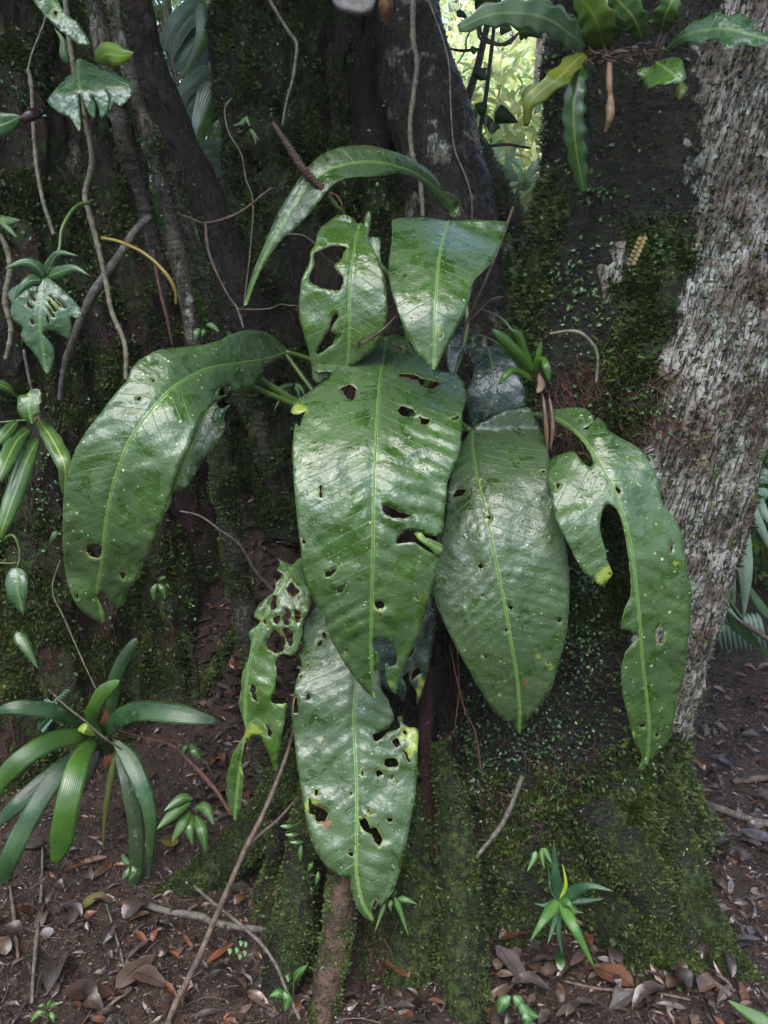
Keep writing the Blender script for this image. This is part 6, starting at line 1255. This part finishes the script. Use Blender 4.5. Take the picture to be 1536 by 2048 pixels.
# crumbs of litter: flakes and needles nobody could count
def litter(n, xr, yr, size, seed, dens=None):
    rg = np.random.default_rng(seed); x = rg.uniform(*xr, n); y = yr[0] + (yr[1] - yr[0]) * rg.random(n) ** 1.3
    z = gh(x, y) + rg.uniform(0, .006, n)
    e = 0.01; nr = np.stack([-(gh0(x + e, y) - gh0(x - e, y)) / (2 * e), -(gh0(x, y + e) - gh0(x, y - e)) / (2 * e), np.ones(n)], -1); nr /= np.linalg.norm(nr, axis=1)[:, None]
    V, F, uv, c = leaflets(np.stack([x, y, z], -1), np.stack([rg.normal(0, 1, n), rg.normal(0, 1, n), 0 * x], -1), size * rg.uniform(.4, 1.5, n), seed, asp=.4, lift=1.0, droop=0)
    pal = np.array(PAL)[rg.integers(0, len(PAL), n)]
    return obj('leaf_litter', V, F, M_DEAD, None, uv, np.repeat(pal * rg.uniform(.5, 1.3, (n, 1)), 7, 0), smooth=False, kind='stuff', label='crumbled dead leaf litter over the soil')
litter(46000, (-1.5, 1.8), (1.2, 3.2), .011, 901)
litter(5000, (-3, 4), (1.3, 8), .05, 902)
litter(9000, (-1.5, 2.2), (1.25, 3.4), .028, 904)
litter(5000, (-.6, .5), (2.05, 3.1), .035, 903)
rg = np.random.default_rng(71); prt = []
for k in range(420):
    x, y = (rg.uniform(-1.2, .05), rg.uniform(1.3, 1.95)) if rg.random() < .5 else (rg.uniform(.2, 2.0), rg.uniform(1.3, 3.2))
    a_ = rg.uniform(0, 6.28); L_ = rg.uniform(.02, .11) * rg.random() ** .5; b_ = rg.normal(0, .35)
    xs_ = x + np.array([0, .5, 1]) * L_ * np.cos(a_ + np.array([0, 0, b_])); ys_ = y + np.array([0, .5, 1]) * L_ * np.sin(a_ + np.array([0, 0, b_]))
    zs_ = gh(xs_, ys_) + .003 + rg.uniform(0, .006)
    prt.append(tube(np.stack([xs_, ys_, zs_], -1), [rg.uniform(.0007, .0022), .0006], 4, 6, cap=False))
a, b, c, _ = merge(prt); obj('twig_debris', a, b, M_TWIG, None, c, kind='stuff', label='small broken twigs strewn over the soil')
# ------------------------------------------------------------------ background
def frond(parent, pts, L, w, n, mat, droop=.6, name='leaflet', col=(1, 1, 1), cross=3, both=True, seed=0):
    """palm frond: rachis plus leaflets, each a part"""
    c = catmull(PP(pts) if max(abs(p[0]) for p in pts) > 20 else np.array(pts), n); t = np.gradient(c, axis=0); t /= np.linalg.norm(t, axis=1)[:, None]
    V, F, uv = tube(c, [.006, .002], 5, n); obj('rachis', V, F, M_STALK, parent, uv)
    rg = np.random.default_rng(seed)
    for k in range(1, n):
        for sg in ((-1, 1) if both else (1,)):
            s = np.cross(t[k], [0, 1, .25]); s /= np.linalg.norm(s); l = L * (0.55 + .45 * math.sin(3.14 * k / n)) * rg.uniform(.85, 1.1)
            a = c[k]; b = a + (s * sg * .75 + t[k] * .6) * l * .5; e = a + (s * sg * .75 + t[k] * .75) * l; e[2] -= droop * l; b[2] -= droop * l * .25
            V, F, uv = ribbon(np.array([a, b, e]), w, 9, prof='lance', fold=.25, cross=cross)
            obj(name, V, F, mat, parent, uv, np.tile(np.array(col) * rg.uniform(.8, 1.2), (len(V), 1)))
# pleated palm leaves in the left gap
pf = empty('pleated_palm', P(400, 700, 3.4), 'blue-grey palm with pleated leaflets seen in the gap left of the middle tree', 'palm')
Pl = lambda pts, w, c=(1, 1, 1), m=M_PALM: blade('leaflet', pf, A6(pts), w, m, 20, prof='lance', fold=.25, cross=9, pleat=.16, col=c)
gb = (2.3, 2.3, 2.4)
for pts, w in (([(1200, 10, 3.2), (1120, 50, 3.15), (1020, 140, 3.12), (955, 300, 3.12)], .045), ([(1200, 60, 3.2), (1140, 90, 3.16), (1060, 170, 3.14), (975, 340, 3.14)], .035), ([(1190, 110, 3.25), (1120, 190, 3.2), (1050, 280, 3.18), (985, 400, 3.18)], .042), ([(1200, 170, 3.25), (1150, 230, 3.2), (1090, 320, 3.18), (1020, 430, 3.18)], .035), ([(1230, 400, 3.2), (1150, 470, 3.16), (1080, 530, 3.14), (1045, 610, 3.14)], .042), ([(1235, 470, 3.25), (1170, 540, 3.2), (1120, 610, 3.18), (1075, 690, 3.18)], .038), ([(1260, 560, 3.3), (1190, 620, 3.28), (1130, 720, 3.26)], .035)):
    for o_ in (-1.6, -.8, 0, .8, 1.6): Pl([(x + o_ * 16, y + o_ * 13, d + abs(o_) * .01) for x, y, d in pts], w * .36, gb)
for k in range(9): Pl([(1100 + 16 * k, 240, 3.6), (1060 + 18 * k, 330, 3.6), (1030 + 20 * k, 440, 3.6)], .022, (.6, .7, .9))
Pl([(1300, 480, 3.1), (1230, 600, 3.08), (1160, 760, 3.06), (1130, 880, 3.06)], .06, (1, 1, 1), M_STRAPB)
Pl([(1180, 0, 3.0), (1190, 200, 3.0), (1110, 380, 3.0), (1040, 480, 3.0)], .03, (1, 1, 1), M_STRAPB)
for k in range(12): Pl([(900, 730 + 52 * k, 3.5), (960 + 10 * (k % 3), 735 + 52 * k, 3.48), (1040 + 18 * (k % 4), 760 + 52 * k, 3.46)], .024, (.8, 1.2, .8), M_BUSH)
for k in range(10): Pl([(1180 + 4 * k, 860 + 50 * k, 3.4), (1230, 850 + 50 * k, 3.38), (1290, 830 + 50 * k, 3.36)], .022, gb)
for k in range(14): Pl([(1140, 1350 + 40 * k, 3.0), (1190, 1330 + 42 * k, 2.98), (1260, 1340 + 42 * k, 2.98)], .014, (.9, 1.2, .9), M_BUSH)
vine('rachis', A6([(1100, 1180, 2.95), (1180, 1500, 2.7), (1260, 1900, 2.5), (1300, 2100, 2.4)]), [.008, .009, .01], M_STALK, parent=pf)
vine('rachis', A6([(1150, 1250, 2.9), (1230, 1550, 2.7), (1330, 1900, 2.5), (1350, 2050, 2.4)]), [.008, .009, .01], M_STALK, parent=pf)
# palm at the right edge
pr = empty('low_palm', ground_at(1420, 1290), 'low palm with long drooping leaflets behind the right tree at the right edge', 'palm')
Pr = lambda pts, w, c=(2.4, 2.3, 2.4): blade('leaflet', pr, A3(pts), w, M_PALM, 20, prof='lance', fold=.3, cross=7, col=c)
Z3 = 3.1
for pts, w in (([(1360, 450, Z3), (1420, 500, Z3 - .05), (1500, 620, Z3 - .1), (1560, 760, Z3 - .1)], .030), ([(1405, 455, Z3), (1450, 510, Z3 - .05), (1510, 640, Z3 - .1)], .028), ([(1460, 465, Z3), (1500, 530, Z3 - .05), (1570, 640, Z3 - .1)], .028), ([(1350, 500, Z3), (1395, 640, Z3 - .08), (1430, 820, Z3 - .1), (1428, 1030, Z3 - .08)], .050), ([(1335, 540, Z3 + .05), (1350, 700, Z3), (1370, 850, Z3), (1385, 980, Z3)], .035), ([(1560, 470, Z3), (1470, 470, Z3 - .05), (1400, 480, Z3), (1360, 440, Z3)], .024),
               ([(1370, 430, Z3 + .1), (1420, 400, Z3 + .05), (1500, 400, Z3), (1580, 420, Z3)], .050), ([(1380, 390, Z3 + .1), (1440, 375, Z3 + .05), (1520, 380, Z3), (1580, 400, Z3)], .045), ([(1310, 700, Z3), (1320, 850, Z3), (1350, 980, Z3), (1420, 1060, Z3)], .022)):
    Pr(pts, w)
for k in range(16): Pr([(1270 + 6 * k, 880 + 12 * k, 3.3), (1340 + 8 * k, 930 + 14 * k, 3.28), (1420 + 10 * k, 1040 + 14 * k, 3.26)], .013, (.6, .9, .5))
for k in range(12): Pr([(1400 + 14 * k, 830 + 18 * k, 3.4), (1440 + 14 * k, 900 + 18 * k, 3.38), (1500 + 12 * k, 1010 + 12 * k, 3.36)], .012, (.5, .8, .45))
for k in range(10): Pr([(1300 + 20 * k, 1010, 3.35), (1310 + 22 * k, 1100, 3.3), (1330 + 22 * k, 1190, 3.28)], .016, (.6, .85, .8))
vine('rachis', A3([(1250, 1290, 3.4), (1290, 1000, 3.35), (1340, 700, 3.2), (1370, 440, 3.15)]), [.02, .016, .012, .008], M_STALK, parent=pr)
vine('rachis', A3([(1300, 420, 3.2), (1400, 440, 3.12), (1580, 480, 3.1)]), [.008, .007, .006], M_STALK, parent=pr)
vine('fallen_stick', A3([(1390, 1040, 3.2), (1470, 1090, 3.15), (1560, 1150, 3.1)]), [.012, .014, .012], M_TWIG, 'dark branch low behind the right tree in front of the low palm', 'branch')
# thin saplings in the bright gap
def sapling(label, runs, lvs, mat=M_SMALL):
    e = empty('sapling', PP(runs[0][0])[-1], label, 'tree')
    for pts, r in runs: vine('branch', pts, r, M_TWIG, parent=e, sides=8)
    for pts, w, c in lvs: blade('leaf', e, pts, w * .85, mat, 14, prof='lance', fold=.15, col=c)
    return e
D = 3.6
sapling('thin dark sapling slanting up through the bright gap, thicker of two', [(A7([(205, -40, D), (180, 120, D), (130, 330, D), (75, 510, D), (20, 700, D)]), [.019, .018, .019, .021, .022]), (A7([(0, 235, D), (60, 245, D), (150, 235, D)]), [.006, .008, .006]), (A7([(130, 0, D - .3), (135, 60, D - .3), (150, 160, D - .3), (200, 200, D - .3), (260, 210, D - .3), (330, 160, D - .3)]), [.008, .008, .007, .006, .004]), (A7([(120, 100, D - .3), (80, 190, D - .3), (75, 240, D - .3), (40, 300, D - .3)]), [.005, .004, .003])],
        [(A7([(120, -20, D - .4), (160, -10, D - .4), (220, 10, D - .4)]), .05, (.5, .6, .5)), (A7([(140, 330, D - .3), (150, 360, D - .3), (178, 385, D - .3)]), .035, (.4, .5, .4)), (A7([(30, 60, D - .3), (60, 70, D - .3), (90, 100, D - .3)]), .016, (.6, .7, .5)), (A7([(215, -10, D - .4), (225, 0, D - .4), (250, 20, D - .4)]), .025, (.5, .6, .5)), (A7([(125, 230, D - .3), (115, 245, D - .3), (118, 265, D - .3)]), .02, (1.2, 1.2, 1))])
sapling('thin dark sapling in the bright gap, slimmer and straighter of two', [(A7([(218, 20, D - .1), (210, 150, D - .1), (190, 330, D - .1), (165, 520, D - .1), (145, 620, D - .1), (130, 760, D - .1)]), [.008, .010, .011, .011, .012]), (A7([(170, 708, D), (270, 698, D), (330, 706, D), (390, 716, D)]), [.008, .009, .007, .006]), (A7([(175, 750, D), (205, 745, D), (208, 780, D)]), [.006, .006, .004])],
        [(A7([(215, 545, D - .2), (260, 560, D - .2), (330, 592, D - .2)]), .042, (.35, .45, .3)), (A7([(180, 525, D - .2), (150, 520, D - .2), (120, 500, D - .2)]), .04, (.5, .6, .45)), (A7([(215, 590, D - .2), (205, 620, D - .2), (200, 650, D - .2)]), .035, (.35, .45, .3)), (A7([(190, 560, D - .2), (175, 590, D - .2), (172, 615, D - .2)]), .03, (.45, .55, .4)), (A7([(100, 540, D - .2), (115, 560, D - .2), (125, 580, D - .2)]), .03, (.4, .5, .4))])
sapling('arching leafy twig crossing the top of the bright gap', [(A7([(330, 160, D - .5), (290, 205, D - .5), (230, 215, D - .5), (150, 190, D - .5), (130, 130, D - .5)]), [.005, .007, .006, .005])],
        [(A7([(340, 140, D - .5), (390, 135, D - .5), (450, 185, D - .5)]), .045, (1.3, 1.2, 1.0)), (A7([(330, 150, D - .5), (370, 150, D - .5), (400, 160, D - .5)]), .035, (1.1, 1.1, .9)), (A7([(240, 130, D - .5), (270, 135, D - .5), (300, 145, D - .5)]), .03, (1.1, 1.1, .9))])
# pale far trunk beside the right tree
ft = empty('distant_tree', P(1098, 420, 7.0), 'pale slim mossy trunk just left of the right tree in the bright gap', 'tree')
limb('trunk', [(1098, -200, 7.0), (1096, 60, 7.0), (1090, 200, 7.0), (1083, 420, 7.0), (1080, 700, 7.0)], [.09, .09, .10, .11, .12], M_BARK_S, ft, 24, 120, .3, .5, 0, .02, 401)
ft2 = empty('distant_tree', P(925, 400, 16.0), 'faint misty trunk at the top left of the bright gap', 'tree')
limb('trunk', [(925, -260, 16), (922, 60, 16), (920, 220, 16), (918, 560, 16)], [.22, .24, .26, .3], M_BARK_S, ft2, 24, 80, .2, .4, 0, .03, 402)
# bushes behind, each a thing
rgb = np.random.default_rng(33)
def bush(label, c, rad, n, size, seed, col=(1, 1, 1), mat=M_BUSH, group=None, squash=.7, name='shrub'):
    base = np.array([c[0], c[1], float(gh0(c[0], c[1]))]); e = empty(name, base, label, 'shrub', group)
    cr, cc = leaf_mass('foliage', e, c, rad, n, size, mat, seed, squash=squash)
    at = cr.data.color_attributes['Col']; a_ = np.zeros(len(cr.data.vertices) * 4, np.float32); at.data.foreach_get('color', a_); a_ = a_.reshape(-1, 4); a_[:, :3] *= np.array(col, np.float32); at.data.foreach_set('color', a_.ravel())
    prt = []
    for k in range(6):
        q_ = cc[k]; m_ = (base + q_) / 2 + rgb.normal(0, rad * .1, 3); prt.append(tube(np.array([base + rgb.normal(0, .03, 3), m_, q_]), [rad * .035, rad * .012], 5, 10))
    for V, F, uv in prt: obj('stem', V, F, M_TWIG, e, uv)
    return e
W = lambda px, row, Y: P(px, row, Y)
bush('bright leafy shrub low in the gap just behind the root spur', W(1010, 480, 3.9), .38, 900, .11, 501, (.8, .8, .8), M_LITSHRUB)
bush('bright large-leaved shrub against the right tree in the lower gap', W(1040, 380, 4.3), .34, 650, .13, 502, (.8, .8, .8), M_LITSHRUB)
bush('yellow-green shrub halfway up the bright gap on its left', W(930, 270, 5.2), .5, 1200, .10, 503, (1, .95, .8), M_LITSHRUB)
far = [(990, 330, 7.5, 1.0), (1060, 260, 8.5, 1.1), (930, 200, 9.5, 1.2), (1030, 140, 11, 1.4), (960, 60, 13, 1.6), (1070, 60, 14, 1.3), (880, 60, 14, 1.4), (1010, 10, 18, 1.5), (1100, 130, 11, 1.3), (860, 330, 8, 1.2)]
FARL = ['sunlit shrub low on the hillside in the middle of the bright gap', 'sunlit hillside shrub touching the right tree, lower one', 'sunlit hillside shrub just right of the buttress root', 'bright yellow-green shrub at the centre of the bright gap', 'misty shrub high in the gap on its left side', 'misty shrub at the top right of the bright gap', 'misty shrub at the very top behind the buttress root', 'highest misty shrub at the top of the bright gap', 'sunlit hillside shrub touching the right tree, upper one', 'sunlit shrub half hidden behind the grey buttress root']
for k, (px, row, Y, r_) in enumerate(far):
    bush(FARL[k], W(px, row, Y), r_, 1500 if Y < 11 else 1000, .15, 510 + k, (1.0, 1.0, 1.0), M_LITSHRUB, group='shrubs on the bright hillside')
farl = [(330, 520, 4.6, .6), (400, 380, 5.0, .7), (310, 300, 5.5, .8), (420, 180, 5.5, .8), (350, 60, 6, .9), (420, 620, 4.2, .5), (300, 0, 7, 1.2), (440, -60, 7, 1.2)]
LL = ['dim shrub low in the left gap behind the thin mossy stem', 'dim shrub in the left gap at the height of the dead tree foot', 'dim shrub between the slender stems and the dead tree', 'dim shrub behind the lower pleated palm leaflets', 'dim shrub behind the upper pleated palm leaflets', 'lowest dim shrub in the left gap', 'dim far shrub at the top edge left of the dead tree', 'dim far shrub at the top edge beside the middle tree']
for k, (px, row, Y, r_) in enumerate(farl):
    bush(LL[k], W(px, row, Y), r_, 1300, .09, 530 + k, (.30, .36, .30), M_LITSHRUB, group='shrubs seen through the left gap')  # same lightened leaf tinted down so this gap looks less lit
farr = [(1540, 880, 4.2, .5), (1600, 1040, 4.0, .5), (1500, 1150, 4.6, .5), (1560, 760, 5.0, .8), (1470, 1020, 5.0, .7), (1640, 900, 5, 1.0)]
RL = ['dark shrub above the low palm at the right edge', 'dark shrub beyond the drooping leaflets at the right edge', 'dark shrub low behind the stalk of the low palm', 'highest dark shrub at the right edge behind the pale bark', 'dark shrub between the right tree and the low palm', 'farthest dark shrub at the right edge']
for k, (px, row, Y, r_) in enumerate(farr):
    bush(RL[k], W(px, row, Y), r_, 1500, .06, 550 + k, (.7, .8, .7), group='shrubs behind the low palm')
bush('shrub growing behind the stump between stalks and right tree', W(1000, 620, 2.9), .26, 500, .07, 560, (.5, .6, .5))
# the wood all round, beyond what one can tell apart, and the canopy overhead, added unseen for its shade
rg = np.random.default_rng(44)
def forest(n, r0, r1, zmax, size, seed, a0, a1, name='forest', label='leafy forest closing in all round, mostly out of view', col=(1, 1, 1)):
    rg = np.random.default_rng(seed); cl = 320; a = rg.uniform(a0, a1, cl); r = rg.uniform(r0, r1, cl); x = r * np.sin(a); y = 1 + r * np.cos(a)
    cc = np.stack([x, y, gh0(x, y) + rg.random(cl) ** .8 * zmax], -1); i = rg.integers(0, cl, n)
    v = rg.normal(0, 1, (n, 3)); v /= np.linalg.norm(v, axis=1)[:, None]; q_ = cc[i] + v * 1.1 * rg.uniform(.3, 1, (n, 1))
    V, F, uv, c = leaflets(q_, v, size * rg.uniform(.6, 1.4, n), seed)
    return obj(name, V, F, M_CANOPY, None, uv, c * np.array(col), smooth=False, kind='stuff', label=label)
forest(20000, 8.0, 11, 6.5, .34, 601, 0.9, 5.4)  # unseen wood behind the view, its height shaped to narrow the sky opening
forest(5000, 20, 28, 6, .40, 602, -0.9, 0.9, col=(1.6, 1.5, 1.3))
def shade_canopy(par, c, rad, n, seed):
    leaf_mass('leaf_mass', par, c, rad, n, .20, M_CANOPY, seed, clumps=60, squash=.32)  # leaves out of view, added overhead to darken the foreground
shade_canopy(tL, (-1.7, 2.5, 5.0), 2.5, 10000, 611)
shade_canopy(tM, (-.1, 2.9, 5.1), 2.0, 8000, 612)
shade_canopy(tR, (1.7, 2.3, 5.0), 2.5, 10000, 613)

# damp misty air
hv = np.array([[x, y, z] for z in (-1.6, 26.0) for y in (-28.0, 110.0) for x in (-74.0, 74.0)])
hz = obj('haze', hv, np.array([[0, 2, 3, 1], [4, 5, 7, 6], [0, 1, 5, 4], [2, 6, 7, 3], [0, 4, 6, 2], [1, 3, 7, 5]]), bpy.data.materials.new('mist'), None, smooth=False, kind='stuff', label='thin pale mist filling the forest air')
hm = hz.data.materials[0]; hm.use_nodes = True; hm.node_tree.nodes.clear()
pv = hm.node_tree.nodes.new('ShaderNodeVolumePrincipled'); mo = hm.node_tree.nodes.new('ShaderNodeOutputMaterial')
pv.inputs['Color'].default_value = (.93, .96, .94, 1); pv.inputs['Density'].default_value = 0.003; pv.inputs['Anisotropy'].default_value = 0.2
hm.node_tree.links.new(pv.outputs[0], mo.inputs['Volume'])
